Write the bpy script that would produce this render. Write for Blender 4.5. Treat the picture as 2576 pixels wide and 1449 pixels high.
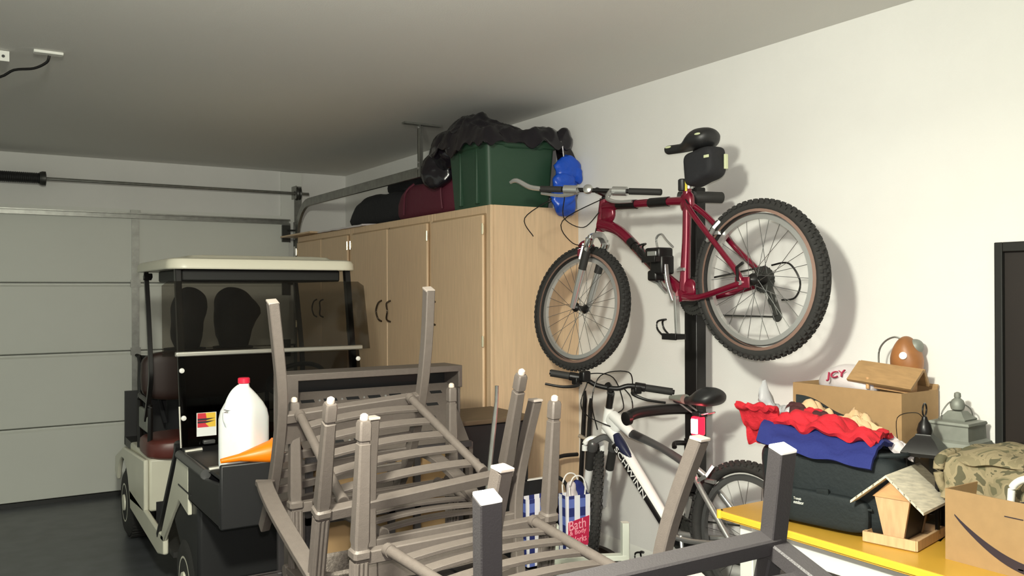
import bpy, bmesh, math, random
from mathutils import Vector, Matrix, noise
V = Vector
PI = math.pi
# ------------------------------------------------------------------ camera, world, lamp, exposure
sc = bpy.context.scene
for o in list(bpy.data.objects): bpy.data.objects.remove(o)
COL = sc.collection
XR, YB, ZC = 3.153, 8.052, 2.885          # right wall, garage door wall, ceiling
cd = bpy.data.cameras.new('camera'); cam = bpy.data.objects.new('camera', cd); COL.objects.link(cam)
cd.sensor_width = 36; cd.lens = 36 * 2150.48 / 2576; cd.clip_start = .05
yaw, pit, rol = .56538, .003387, -.0032008
fw = V((math.sin(yaw)*math.cos(pit), math.cos(yaw)*math.cos(pit), math.sin(pit)))
rt = V((math.cos(yaw), -math.sin(yaw), 0)); up = rt.cross(fw)
r2 = rt*math.cos(rol) + up*math.sin(rol); u2 = up*math.cos(rol) - rt*math.sin(rol)
cam.matrix_world = Matrix((( r2.x,u2.x,-fw.x,0),(r2.y,u2.y,-fw.y,0),(r2.z,u2.z,-fw.z,1.741),(0,0,0,1)))
sc.camera = cam
w = bpy.data.worlds.new('world'); sc.world = w; w.use_nodes = True
w.node_tree.nodes['Background'].inputs[0].default_value = (.93,1,.84,1); w.node_tree.nodes['Background'].inputs[1].default_value = .55  # added ambient fill; enters where the unseen left and front walls are missing
ld = bpy.data.lights.new('room_lamp', 'POINT'); ld.energy = 235; ld.color = (1,1,.84); ld.shadow_soft_size = .10
lo = bpy.data.objects.new('room_lamp', ld); lo.location = (.1,1.05,2.5); COL.objects.link(lo)
l2 = bpy.data.lights.new('ceiling_lamp', 'AREA'); l2.shape = 'DISK'; l2.size = .3; l2.energy = 100; l2.color = (1,1,.84)
lo2 = bpy.data.objects.new('ceiling_lamp', l2); lo2.location = (.1,1.05,2.45); COL.objects.link(lo2)
# the phone's own flash, next to its lens
fl = bpy.data.lights.new('phone_flash', 'SPOT'); fl.energy = 150; fl.color = (1,.93,.88); fl.shadow_soft_size = .012; fl.spot_size = math.radians(80); fl.spot_blend = 1
fo = bpy.data.objects.new('phone_flash', fl); fo.location = (.02,.02,1.80); fo.rotation_euler = V((1.71,2.68,-.06)).to_track_quat('-Z','Y').to_euler(); COL.objects.link(fo)
sc.view_settings.view_transform = 'Standard'; sc.view_settings.look = 'None'; sc.view_settings.exposure = .06; sc.view_settings.gamma = 1
sc.view_settings.use_curve_mapping = False

# ------------------------------------------------------------------ materials
def mat(name, col, rough=.6, metal=0, var=0, vscale=8, bump=0, bscale=60, stretch=None, **kw):
    m = bpy.data.materials.new(name); m.use_nodes = True; nt = m.node_tree; b = nt.nodes['Principled BSDF']
    b.inputs['Base Color'].default_value = (*col,1); b.inputs['Roughness'].default_value = rough; b.inputs['Metallic'].default_value = metal
    for k,v in kw.items(): b.inputs[k.replace('_',' ')].default_value = v
    if var or bump:
        tc = nt.nodes.new('ShaderNodeTexCoord'); mp = nt.nodes.new('ShaderNodeMapping'); nt.links.new(tc.outputs['Object'], mp.inputs[0])
        if stretch: mp.inputs['Scale'].default_value = stretch
    if var:
        n = nt.nodes.new('ShaderNodeTexNoise'); n.inputs['Scale'].default_value = vscale; n.inputs['Detail'].default_value = 5
        nt.links.new(mp.outputs[0], n.inputs['Vector'])
        r = nt.nodes.new('ShaderNodeValToRGB'); r.color_ramp.elements[0].position = .3; r.color_ramp.elements[1].position = .7
        r.color_ramp.elements[0].color = (*[c*(1-var) for c in col],1); r.color_ramp.elements[1].color = (*[min(1,c*(1+var)) for c in col],1)
        nt.links.new(n.outputs[0], r.inputs[0]); nt.links.new(r.outputs[0], b.inputs['Base Color'])
    if bump:
        n = nt.nodes.new('ShaderNodeTexNoise'); n.inputs['Scale'].default_value = bscale; n.inputs['Detail'].default_value = 3
        nt.links.new(mp.outputs[0], n.inputs['Vector']); bp = nt.nodes.new('ShaderNodeBump'); bp.inputs['Strength'].default_value = bump; bp.inputs['Distance'].default_value = .01
        nt.links.new(n.outputs[0], bp.inputs['Height']); nt.links.new(bp.outputs[0], b.inputs['Normal'])
    return m
def glass(name, col, gl=.018):
    m = bpy.data.materials.new(name); m.use_nodes = True; nt = m.node_tree; nt.nodes.clear()
    o = nt.nodes.new('ShaderNodeOutputMaterial'); t = nt.nodes.new('ShaderNodeBsdfTransparent'); g = nt.nodes.new('ShaderNodeBsdfGlossy'); x = nt.nodes.new('ShaderNodeMixShader')
    t.inputs[0].default_value = (*col,1); g.inputs['Roughness'].default_value = .05; x.inputs[0].default_value = gl
    nt.links.new(t.outputs[0], x.inputs[1]); nt.links.new(g.outputs[0], x.inputs[2]); nt.links.new(x.outputs[0], o.inputs[0]); return m
M = {
 'wall': mat('wall_paint',(.80,.79,.77),.85,var=.02,vscale=3,bump=.08,bscale=180),
 'ceil': mat('ceiling_paint',(.74,.73,.70),.9,bump=.12,bscale=150),
 'door': mat('door_paint',(.70,.71,.66),.5,var=.02,vscale=2),
 'floor': mat('grey_epoxy_floor',(.082,.087,.095),.35,var=.25,vscale=6),
 'backwall': mat('grey_plywood_wall',(.22,.21,.19),.8,var=.15,vscale=3),
 'trim': mat('white_trim',(.78,.78,.74),.5),
 'galv': mat('galvanised_steel',(.30,.30,.28),.38,.8,var=.15,vscale=20),
 'dkst': mat('dark_steel',(.07,.07,.065),.45,.7),
 'black': mat('black_plastic',(.014,.014,.015),.45),
 'jet': mat('jet_black_paint',(.006,.006,.005),.6),
 'blackm': mat('black_metal',(.012,.011,.011),.35,.3),
 'rubber': mat('tyre_rubber',(.022,.021,.02),.8,bump=.2,bscale=90),
 'grip': mat('black_grip_rubber',(.02,.019,.018),.7),
 'bronze': mat('taupe_powder_coat',(.118,.098,.087),.5,.15,var=.06,vscale=60,bump=.12,bscale=300),
 'dkbronze': mat('charcoal_powder_coat',(.036,.032,.034),.5,.15,bump=.12,bscale=300),
 'cap': mat('white_nylon_glide',(.88,.86,.82),.4), 'capm': mat('beige_nylon_glide',(.55,.46,.40),.4), 'capg': mat('taupe_end_plug',(.34,.29,.26),.5),  # glides in three tones: white, beige and taupe
 'maple': mat('maple_laminate',(.66,.47,.30),.45,var=.07,vscale=9,stretch=(9,9,.6)),
 'mapled': mat('maple_edge',(.40,.27,.15),.5),
 'brass': mat('bright_hinge_metal',(.82,.74,.55),.25,.9),
 'pull': mat('dark_bronze_pull',(.07,.05,.035),.4,.7),
 'cream': mat('cream_body_paint',(.72,.70,.58),.32,var=.03,vscale=4),
 'roofp': mat('ivory_roof_plastic',(.72,.69,.57),.35),
 'seat': mat('maroon_vinyl',(.115,.028,.022),.4),
 'seatd': mat('dark_brown_vinyl',(.03,.014,.011),.5),
 'tint': glass('smoke_tinted_acrylic',(.60,.58,.55)), 'tintd': glass('dark_smoke_acrylic',(.40,.385,.37),.012),
 'alu': mat('brushed_aluminium',(.62,.60,.54),.35,.85),
 'chrome': mat('chrome',(.8,.8,.8),.12,1),
 'red': mat('burgundy_bike_paint',(.17,.004,.022),.22,.25,Coat_Weight=.6),
 'silver': mat('silver_metal',(.55,.55,.54),.3,.8),
 'rim': mat('rim_alloy',(.62,.61,.60),.3,.75),
 'tan': mat('tan_sidewall',(.22,.135,.105),.75),
 'spoke': mat('spoke_steel',(.25,.25,.25),.35,.9),
 'whitep': mat('white_bike_paint',(.85,.85,.83),.25,Coat_Weight=.4),
 'navy': mat('navy_paint',(.015,.018,.05),.3),
 'gunm': mat('gunmetal_paint',(.10,.10,.10),.35,.4),
 'green': mat('dark_green_plastic',(.022,.062,.035),.5,bump=.06,bscale=200),
 'bagblk': mat('black_bin_liner',(.012,.010,.014),.2,bump=.25,bscale=10),
 'fabblk': mat('black_nylon_fabric',(.012,.012,.015),.8,bump=.3,bscale=30),
 'maroon': mat('maroon_nylon_fabric',(.10,.012,.028),.7,bump=.35,bscale=18),
 'blue': mat('blue_plastic_bag',(.008,.075,.52),.3,bump=.5,bscale=20),
 'milk': mat('milky_plastic',(.95,.95,.94),.4,Subsurface_Weight=.2),
 'redcap': mat('red_cap_plastic',(.75,.02,.06),.4),
 'orange': mat('orange_plastic',(.95,.22,.0),.4),
 'card': mat('cardboard',(.36,.225,.105),.8,var=.05,vscale=30),
 'cardd': mat('cardboard_inside',(.30,.19,.09),.85),
 'wood': mat('pine_wood',(.58,.33,.15),.6,var=.12,vscale=7,stretch=(3,3,14)),
 'brownw': mat('brown_stained_wood',(.36,.215,.095),.6,var=.12,vscale=8,stretch=(10,2,10)),
 'woodl': mat('pale_cedar',(.62,.40,.22),.6,var=.12,vscale=8,stretch=(10,10,1.5)),
 'grey_w': mat('weathered_shingle_wood',(.66,.60,.48),.8,var=.2,vscale=10,stretch=(2,14,2)),
 'gourd': mat('brown_gourd',(.33,.135,.045),.45,var=.25,vscale=9),
 'yellow': mat('yellow_laminate',(.58,.335,.045),.3,var=.04,vscale=5),
 'yedge': mat('yellow_edge_band',(.90,.55,.05),.35),
 'whitef': mat('white_furniture_paint',(.86,.86,.82),.4),
 'duffel': mat('dark_teal_nylon',(.007,.012,.014),.75,bump=.25,bscale=60),
 'redc': mat('red_cotton',(.50,.010,.022),.85,bump=.4,bscale=70),
 'bluec': mat('blue_cotton',(.012,.020,.15),.85,bump=.3,bscale=70),
 'greyc': mat('grey_nylon',(.40,.40,.42),.5,bump=.4,bscale=25),
 'paper': mat('tan_paper',(.62,.42,.24),.8),
 'whitepl': mat('white_plastic_film',(.66,.60,.61),.4,bump=.4,bscale=30),
 'lantg': mat('grey_zinc',(.24,.25,.22),.55,.3,var=.1,vscale=20),
 'olive': None,
 'dkbrown': mat('dark_brown_paint',(.011,.0065,.005),.5,var=.4,vscale=3),
 'dkmar': mat('dark_maroon_cloth',(.05,.010,.012),.8,bump=.4,bscale=30),
 'yellowt': mat('yellow_tape',(.75,.62,.06),.5),
 'reflect': mat('pale_reflective_trim',(.62,.66,.42),.5),
 'inkr': mat('red_ink',(.42,.03,.08),.6), 'inkk': mat('dark_ink',(.03,.02,.03),.6), 'inkw': mat('white_ink',(.8,.82,.78),.6),
 'pink': mat('crimson_label',(.55,.018,.075),.6), 'pinkt': mat('pale_pink_ink',(.95,.42,.50),.6),
 'styel': mat('sticker_yellow',(.85,.55,.05),.5), 'stred': mat('sticker_red',(.65,.03,.05),.5), 'stwh': mat('sticker_white',(.85,.85,.83),.5),
 'greyleg': mat('pale_grey_green_paint',(.50,.52,.46),.5),
 'wicker': mat('taupe_wicker',(.12,.10,.085),.8,var=.35,vscale=90,bump=.6,bscale=120),
 'dktop': mat('dark_walnut_top',(.11,.075,.045),.5,var=.2,vscale=6,stretch=(1,8,8)),
}
def camo():
    m = mat('olive_camouflage_cloth',(.2,.17,.1),.85,bump=.3,bscale=60); nt = m.node_tree; b = nt.nodes['Principled BSDF']
    tc = nt.nodes.new('ShaderNodeTexCoord'); n = nt.nodes.new('ShaderNodeTexNoise'); n.inputs['Scale'].default_value = 14; n.inputs['Detail'].default_value = 2; n.inputs['Distortion'].default_value = 1.2
    r = nt.nodes.new('ShaderNodeValToRGB'); r.color_ramp.interpolation = 'CONSTANT'
    e = r.color_ramp.elements; e[0].color = (.10,.09,.05,1); e[0].position = 0; e[1].position = .42; e[1].color = (.29,.235,.14,1)
    x = e.new(.53); x.color = (.23,.19,.11,1); x = e.new(.62); x.color = (.12,.11,.06,1)
    nt.links.new(tc.outputs['Object'], n.inputs['Vector']); nt.links.new(n.outputs[0], r.inputs[0]); nt.links.new(r.outputs[0], b.inputs['Base Color']); return m
M['olive'] = camo()
def gingham(name):
    # blue and white checked paper: woven stripes over object coordinates (y across, z up)
    m = mat(name,(.8,.8,.85),.6); nt = m.node_tree; b = nt.nodes['Principled BSDF']; tc = nt.nodes.new('ShaderNodeTexCoord'); s = nt.nodes.new('ShaderNodeSeparateXYZ'); nt.links.new(tc.outputs['Object'], s.inputs[0])
    def math_(op,a,bv):
        n = nt.nodes.new('ShaderNodeMath'); n.operation = op
        if isinstance(a,(int,float)): n.inputs[0].default_value = a
        else: nt.links.new(a,n.inputs[0])
        if isinstance(bv,(int,float)): n.inputs[1].default_value = bv
        else: nt.links.new(bv,n.inputs[1])
        return n.outputs[0]
    hx = math_('GREATER_THAN', math_('FRACT', math_('MULTIPLY', math_('ADD', s.outputs[0], s.outputs[1]), 15.), 0), .5)
    hz = math_('GREATER_THAN', math_('FRACT', math_('MULTIPLY', s.outputs[2], 11.), 0), .5)
    r = nt.nodes.new('ShaderNodeMix'); r.data_type = 'RGBA'; r.inputs['A'].default_value = (.12,.17,.5,1); r.inputs['B'].default_value = (.02,.03,.16,1); nt.links.new(hz, r.inputs['Factor'])
    q = nt.nodes.new('ShaderNodeMix'); q.data_type = 'RGBA'; q.inputs['A'].default_value = (.85,.85,.9,1); nt.links.new(r.outputs['Result'], q.inputs['B']); nt.links.new(hx, q.inputs['Factor'])
    nt.links.new(q.outputs['Result'], b.inputs['Base Color']); return m
M['gingham'] = gingham('blue_white_check_paper')
def emis(name, col, st):
    m = mat(name, col, .3); b = m.node_tree.nodes['Principled BSDF']; b.inputs['Emission Color'].default_value = (*col,1); b.inputs['Emission Strength'].default_value = st; return m
M['glint_red'] = emis('red_flash_glint',(1,.012,.035),2.2); M['glint_core'] = emis('white_flash_glint',(1,.80,.76),9)  # emission standing in for the flash thrown back by the bike's reflector

# ------------------------------------------------------------------ mesh builder
def axes(d, hint=V((0,0,1))):
    d = d.normalized()
    if abs(d.dot(hint)) > .98: hint = V((1,0,0)) if abs(d.x) < .9 else V((0,1,0))
    a = hint.cross(d).normalized(); return a, d.cross(a).normalized()
def smooth_path(p, n=6):
    p = [V(q) for q in p]; out = []
    for i in range(len(p)-1):
        a,b,c,d = p[max(i-1,0)],p[i],p[i+1],p[min(i+2,len(p)-1)]
        for k in range(n):
            t = k/n; out.append(.5*((2*b)+(c-a)*t+(2*a-5*b+4*c-d)*t*t+(3*b-a-3*c+d)*t**3))
    return out+[p[-1]]
class MB:
    def __init__(s): s.b = bmesh.new()
    def ring(s, pts): return [s.b.verts.new(p) for p in pts]
    def skin(s, rings, closed=True, cap=True):
        n = len(rings[0])
        for A,B in zip(rings, rings[1:]):
            for i in range(n if closed else n-1):
                j = (i+1)%n
                try: s.b.faces.new((A[i],A[j],B[j],B[i]))
                except ValueError: pass
        if cap and closed:
            s.b.faces.new(rings[0][::-1]); s.b.faces.new(rings[-1])
        return s
    def box(s, a, c, R=None, o=None):
        x0,y0,z0 = a; x1,y1,z1 = c
        P = [V(q) for q in ((x0,y0,z0),(x1,y0,z0),(x1,y1,z0),(x0,y1,z0),(x0,y0,z1),(x1,y0,z1),(x1,y1,z1),(x0,y1,z1))]
        if R is not None: P = [R@p + V(o or (0,0,0)) for p in P]
        v = s.ring(P)
        for f in ((3,2,1,0),(4,5,6,7),(0,1,5,4),(1,2,6,5),(2,3,7,6),(3,0,4,7)): s.b.faces.new([v[i] for i in f])
        return s
    def cbox(s, c, size, R=None):
        h = V(size)/2; c = V(c)
        if R is None: return s.box(c-h, c+h)
        return s.box(-h, h, R, c)
    def sweep(s, pts, prof, hint=(0,0,1), scale=None, cap=True, fixed=None):
        pts = [V(p) for p in pts]; hint = V(hint); rings = []
        for i,p in enumerate(pts):
            d = pts[min(i+1,len(pts)-1)] - pts[max(i-1,0)]
            a,b = fixed or axes(d, hint); k = scale[i] if scale else 1
            kx,ky = k if isinstance(k,tuple) else (k,k)
            rings.append(s.ring([p + a*(x*kx) + b*(y*ky) for x,y in prof]))
        return s.skin(rings, True, cap)
    def tube(s, pts, r, n=10, sm=0, **kw):
        if sm: pts = smooth_path(pts, sm)
        rs = r if isinstance(r,(list,tuple)) else None
        if rs and sm: rs = [q.x for q in smooth_path([(x,0,0) for x in rs], sm)]
        return s.sweep(pts, [(math.cos(2*PI*k/n), math.sin(2*PI*k/n)) for k in range(n)], scale=rs or [r]*len(pts), **kw)
    def bar(s, pts, wx, wy, sm=0, ch=.2, **kw):
        if sm: pts = smooth_path(pts, sm)
        x,y = wx/2,wy/2; c = min(x,y)*ch
        return s.sweep(pts, [(x-c,-y),(x,-y+c),(x,y-c),(x-c,y),(-x+c,y),(-x,y-c),(-x,-y+c),(-x+c,-y)], **kw)
    def lathe(s, o, ax, prof, n=24, cap=True):
        # prof: list of (r, h) along ax
        o = V(o); ax = V(ax).normalized(); a,b = axes(ax); rings = []
        for r,h in prof: rings.append(s.ring([o + ax*h + a*(max(r,1e-4)*math.cos(2*PI*k/n)) + b*(max(r,1e-4)*math.sin(2*PI*k/n)) for k in range(n)]))
        return s.skin(rings, True, cap)
    def prism(s, poly, d):
        # extrude a polygon (list of 3D points) by vector d
        A = s.ring([V(p) for p in poly]); B = s.ring([V(p)+V(d) for p in poly]); return s.skin([A,B])
    def blob(s, c, r, e=2.6, nu=40, nv=20, amp=0, fr=6, seed=0, R=None, fn=None):
        c = V(c); rings = []
        sg = lambda x,p: math.copysign(abs(x)**p, x)
        for j in range(nv+1):
            t = -PI/2 + PI*j/nv; ring = []
            for i in range(nu):
                u = 2*PI*i/nu; q = 2/e
                p = V((r[0]*sg(math.cos(t),q)*sg(math.cos(u),q), r[1]*sg(math.cos(t),q)*sg(math.sin(u),q), r[2]*sg(math.sin(t),q)))
                if fn: p = fn(p)
                if amp:
                    p += (p.normalized() if p.length > 1e-6 else V((0,0,1)))*amp*noise.noise(p*fr + V((seed,seed*1.7,0)))
                if R is not None: p = R@p
                ring.append(p+c)
            rings.append(s.ring(ring))
        return s.skin(rings)
    def sheet(s, f, nu, nv, th=.004):
        # f(u,v)->point, a thin closed sheet
        P = [[V(f(i/nu,j/nv)) for i in range(nu+1)] for j in range(nv+1)]
        def nrm(i,j):
            a = P[j][min(i+1,nu)]-P[j][max(i-1,0)]; b = P[min(j+1,nv)][i]-P[max(j-1,0)][i]; n = a.cross(b)
            return n.normalized() if n.length > 1e-9 else V((0,0,1))
        A = [[s.b.verts.new(P[j][i]+nrm(i,j)*th/2) for i in range(nu+1)] for j in range(nv+1)]
        B = [[s.b.verts.new(P[j][i]-nrm(i,j)*th/2) for i in range(nu+1)] for j in range(nv+1)]
        for j in range(nv):
            for i in range(nu):
                s.b.faces.new((A[j][i],A[j][i+1],A[j+1][i+1],A[j+1][i])); s.b.faces.new((B[j][i],B[j+1][i],B[j+1][i+1],B[j][i+1]))
        for i in range(nu):
            s.b.faces.new((A[0][i],B[0][i],B[0][i+1],A[0][i+1])); s.b.faces.new((A[nv][i],A[nv][i+1],B[nv][i+1],B[nv][i]))
        for j in range(nv):
            s.b.faces.new((A[j][0],A[j+1][0],B[j+1][0],B[j][0])); s.b.faces.new((A[j][nu],B[j][nu],B[j+1][nu],A[j+1][nu]))
        return s
    def build(s, name, m, parent=None, bev=0, ang=35, sub=0):
        bmesh.ops.recalc_face_normals(s.b, faces=s.b.faces)
        me = bpy.data.meshes.new(name); s.b.to_mesh(me); s.b.free()
        me.materials.append(M[m] if isinstance(m,str) else m)
        o = bpy.data.objects.new(name, me); COL.objects.link(o)
        me.polygons.foreach_set('use_smooth', [True]*len(me.polygons))
        me.set_sharp_from_angle(angle=math.radians(ang))
        if parent is not None:
            o.parent = parent; off = OFF.get(parent.name, V((0,0,0))); OFF[o.name] = off
            if off.length: me.transform(Matrix.Translation(-off))
        if bev:
            md = o.modifiers.new('bevel','BEVEL'); md.width = bev; md.segments = 2; md.limit_method = 'ANGLE'; md.angle_limit = math.radians(40)
        if sub:
            md = o.modifiers.new('sub','SUBSURF'); md.levels = sub; md.render_levels = sub
        return o
OFF = {}
def tag(o, label=None, cat=None, group=None, kind=None):
    for k,v in (('label',label),('category',cat),('group',group),('kind',kind)):
        if v: o[k] = v
    return o
def thing(name, label, cat, loc=(0,0,0), group=None, matrix=None):
    o = bpy.data.objects.new(name, None); COL.objects.link(o); o.empty_display_size = .1
    if matrix is not None: o.matrix_world = matrix; OFF[o.name] = V((0,0,0))
    else: o.location = loc; OFF[o.name] = V(loc)
    return tag(o, label, cat, group)
def solo(o, label, cat, group=None, loc=None):
    # a thing of one mesh: move its origin to loc
    if loc is not None: o.data.transform(Matrix.Translation(-V(loc))); o.location = loc
    return tag(o, label, cat, group)
def struct(o): o['kind'] = 'structure'; return o
def copy_tree(o, parent=None):
    c = o.copy(); COL.objects.link(c)
    if parent: c.parent = parent
    for ch in list(o.children): copy_tree(ch, c)
    return c
def text(body, name, m, parent, org, right, upv, width, height, th=.0012, bold=0):
    cu = bpy.data.curves.new(name,'FONT'); cu.body = body; cu.size = 1; cu.extrude = .02; cu.offset = bold
    t = bpy.data.objects.new(name, cu); COL.objects.link(t); dg = bpy.context.evaluated_depsgraph_get(); dg.update()
    me = bpy.data.meshes.new_from_object(t.evaluated_get(dg)); bpy.data.objects.remove(t); bpy.data.curves.remove(cu)
    xs = [v.co.x for v in me.vertices]; ys = [v.co.y for v in me.vertices]; x0,x1,y0,y1 = min(xs),max(xs),min(ys),max(ys)
    R = V(right).normalized(); U = V(upv).normalized(); N = R.cross(U); off = OFF.get(parent.name, V((0,0,0)))
    for v in me.vertices: v.co = V(org) + R*((v.co.x-x0)/(x1-x0)*width) + U*((v.co.y-y0)/(y1-y0)*height) + N*(v.co.z/.02*th) - off
    me.materials.clear(); me.materials.append(M[m]); o = bpy.data.objects.new(name, me); COL.objects.link(o); o.parent = parent; OFF[o.name] = off; return o
def rotz(a): return Matrix.Rotation(a,3,'Z')

# ------------------------------------------------------------------ the garage itself
XL, YF = -5.2, -3.6
struct(MB().box((XL-.1,YF-.1,-.1),(XR+.1,YB+.1,0)).build('floor','floor'))
struct(MB().box((XL-.1,YF-.1,ZC),(XR+.1,YB+.1,ZC+.1)).build('ceiling','ceil'))
struct(MB().box((XR,YF-.1,0),(XR+.1,YB+.1,ZC)).build('wall_right','wall'))
struct(MB().box((XL,YB,0),(XR,YB+.1,ZC)).build('wall_back','wall'))
# baseboard with a stepped top on the right wall
b = MB(); b.prism([(XR,1.72,0),(XR-.016,1.72,0),(XR-.016,1.72,.24),(XR-.008,1.72,.29),(XR,1.72,.31)],(0,2.47,0)); struct(b.build('baseboard_right','trim'))
# sectional garage door: four panels, stile, strut, rollers
d1 = MB().box((-3.1,8.0,0),(2.56,8.045,.035)).build('door_1','black'); struct(d1)
zs = [.035,.631,1.233,1.818,2.42]
for a,c in zip(zs,zs[1:]):
    q = MB(); q.prism([(-3.1,8.0,a+.004),(-3.1,7.985,a+.012),(-3.1,7.985,c-.03),(-3.1,7.998,c-.016),(-3.1,7.998,c-.002),(-3.1,8.04,c-.002),(-3.1,8.04,a+.004)],(5.66,0,0)); q.build('door_panel','door',d1)
for x in (1.21,-.75):
    q = MB()
    for a,c in zip(zs,zs[1:]):
        q.box((x-.03,7.975,a+.03),(x+.03,7.988,c-.035)); q.box((x-.04,7.968,c-.035),(x+.04,7.99,c+.03))
    q.build('door_stile','galv',d1)
q = MB(); q.prism([(-3.1,7.985,2.375),(-3.1,7.94,2.375),(-3.1,7.94,2.386),(-3.1,7.975,2.386),(-3.1,7.975,2.412),(-3.1,7.94,2.412),(-3.1,7.94,2.423),(-3.1,7.985,2.423)],(5.66,0,0)); q.build('door_strut','galv',d1)
for z in (2.30,1.80,1.22,.62):
    q = MB(); q.box((2.49,7.955,z-.09),(2.565,7.985,z+.07)); q.tube([(2.53,7.94,z+.02),(2.64,7.94,z+.02)],.008); q.tube([(2.625,7.94,z+.02),(2.645,7.94,z+.02)],.024); q.build('roller_bracket','dkst',d1)
q = MB().box((2.50,8.03,0),(2.70,8.05,2.9-.02)).build('trim_1','trim'); struct(q)
q = MB().box((-3.5,8.03,2.425),(2.50,8.05,2.46)).build('trim_2','trim'); struct(q)
# dark opening at the right edge: dark brown door in a black frame
d2 = MB().box((XR-.012,.62,0),(XR+.02,1.645,1.88)).build('door_2','dkbrown'); struct(d2)
q = MB(); q.box((XR-.030,1.645,0),(XR+.005,1.674,1.91)); q.box((XR-.030,.55,1.875),(XR+.005,1.645,1.91)); q.box((XR-.035,.55,0),(XR+.005,.62,1.85)); q.build('door_frame','jet',d2,bev=.003)
q = MB(); q.box((XR-.02,.72,1.05),(XR-.008,1.48,1.75)); q.box((XR-.02,.72,.2),(XR-.008,1.48,.95)); q.build('door_panel','dkbrown',d2,bev=.006)

# ------------------------------------------------------------------ door hardware
t = thing('garage_door_track','galvanised door track curving up from garage door and over cabinets','track',(2.62,7.93,0))
pts = [(2.62,7.94,.05),(2.62,7.94,2.2)]+[(2.62,7.94-.36*(1-math.cos(a)),2.2+.36*math.sin(a)) for a in [PI/16*k for k in range(1,9)]]+[(2.62,5.0,2.56)]
q = MB(); prof = [(-.034,-.013),(-.034,.012),(-.028,.012),(-.028,-.007),(.028,-.007),(.028,.012),(.034,.012),(.034,-.013)]
q.sweep(pts, prof, fixed=None, hint=(1,0,0)); q.build('rail','galv',t)
q = MB(); q.box((2.60,7.965,.05),(2.655,7.975,2.40)); q.box((2.652,7.965,.05),(2.657,8.03,2.40)); q.build('wall_angle','galv',t)
q = MB(); 
for z in (.5,1.2,1.9,2.2): q.box((2.60,7.95,z-.03),(2.655,7.972,z+.03))
q.build('track_bracket','dkst',t)
t = thing('track_hanger','perforated steel angle hanging door track from ceiling above black plastic','bracket',(2.60,5.28,2.5))
q = MB(); q.box((2.585,5.27,2.52),(2.625,5.275,2.875)); q.box((2.585,5.235,2.52),(2.59,5.275,2.875)); q.build('angle_upright','galv',t)
q = MB(); q.box((2.47,5.23,2.872),(2.75,5.28,2.884)); q.build('ceiling_angle','galv',t)
q = MB(); q.bar([(2.60,5.25,2.56),(2.74,5.22,2.70)],.03,.006); q.build('brace','galv',t)
for z in (2.86,2.58,2.62): MB().tube([(2.58,5.26,z),(2.592,5.26,z)],.009).build('bolt','silver',t)
t = thing('torsion_shaft','long steel torsion shaft with black spring mounted above garage door','shaft',(0,7.9,2.67))
MB().tube([(-3.2,7.93,2.67),(2.735,7.93,2.67)],.0135).build('shaft_tube','galv',t)
q = MB(); n = 120
for k in range(n): x = -1.3+k*1.78/n; q.lathe((x,7.93,2.67),(1,0,0),[(.041,0),(.045,.0075),(.041,.0149)],16)
q.build('spring','black',t)
MB().lathe((.48,7.93,2.67),(1,0,0),[(.05,0),(.058,.02),(.058,.045),(.03,.05)]).build('spring_cone','dkst',t)
MB().lathe((2.60,7.93,2.67),(1,0,0),[(.02,0),(.06,.004),(.065,.02),(.055,.035),(.06,.05),(.02,.054)],20).build('cable_drum','dkst',t)
q = MB(); q.box((2.60,7.945,2.40),(2.67,7.95,2.74)); q.box((2.60,7.9,2.62),(2.61,8.03,2.74)); q.build('bearing_plate','galv',t)
t = thing('ceiling_plate','small white plate on ceiling with dark cord trailing left','plate',(.315,4.59,ZC))
MB().cbox((.317,4.60,ZC-.008),(.125,.045,.014)).build('plate','trim',t,bev=.003)
q = MB(); q.tube([(.32,4.60,ZC-.02),(.31,4.615,ZC-.05),(.26,4.66,ZC-.075),(.18,4.70,ZC-.085),(.1,4.76,ZC-.12),(-.1,4.86,ZC-.10)],.0065,8,5); q.build('cord','blackm',t)
t = thing('opener_bracket','white perforated bracket on ceiling at the far left edge','bracket',(.1,4.7,ZC))
q = MB(); q.box((-.08,4.69,ZC-.05),(.16,4.70,ZC-.002)); q.bar([(.11,4.70,ZC-.04),(.07,4.74,ZC-.16),(.0,4.8,ZC-.22)],.03,.006); q.build('arm','trim',t)
q = MB()
for x in (.135,.085,.035): q.tube([(x,4.686,ZC-.028),(x,4.6895,ZC-.028)],.007,12)
q.build('hole','black',t)

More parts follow.
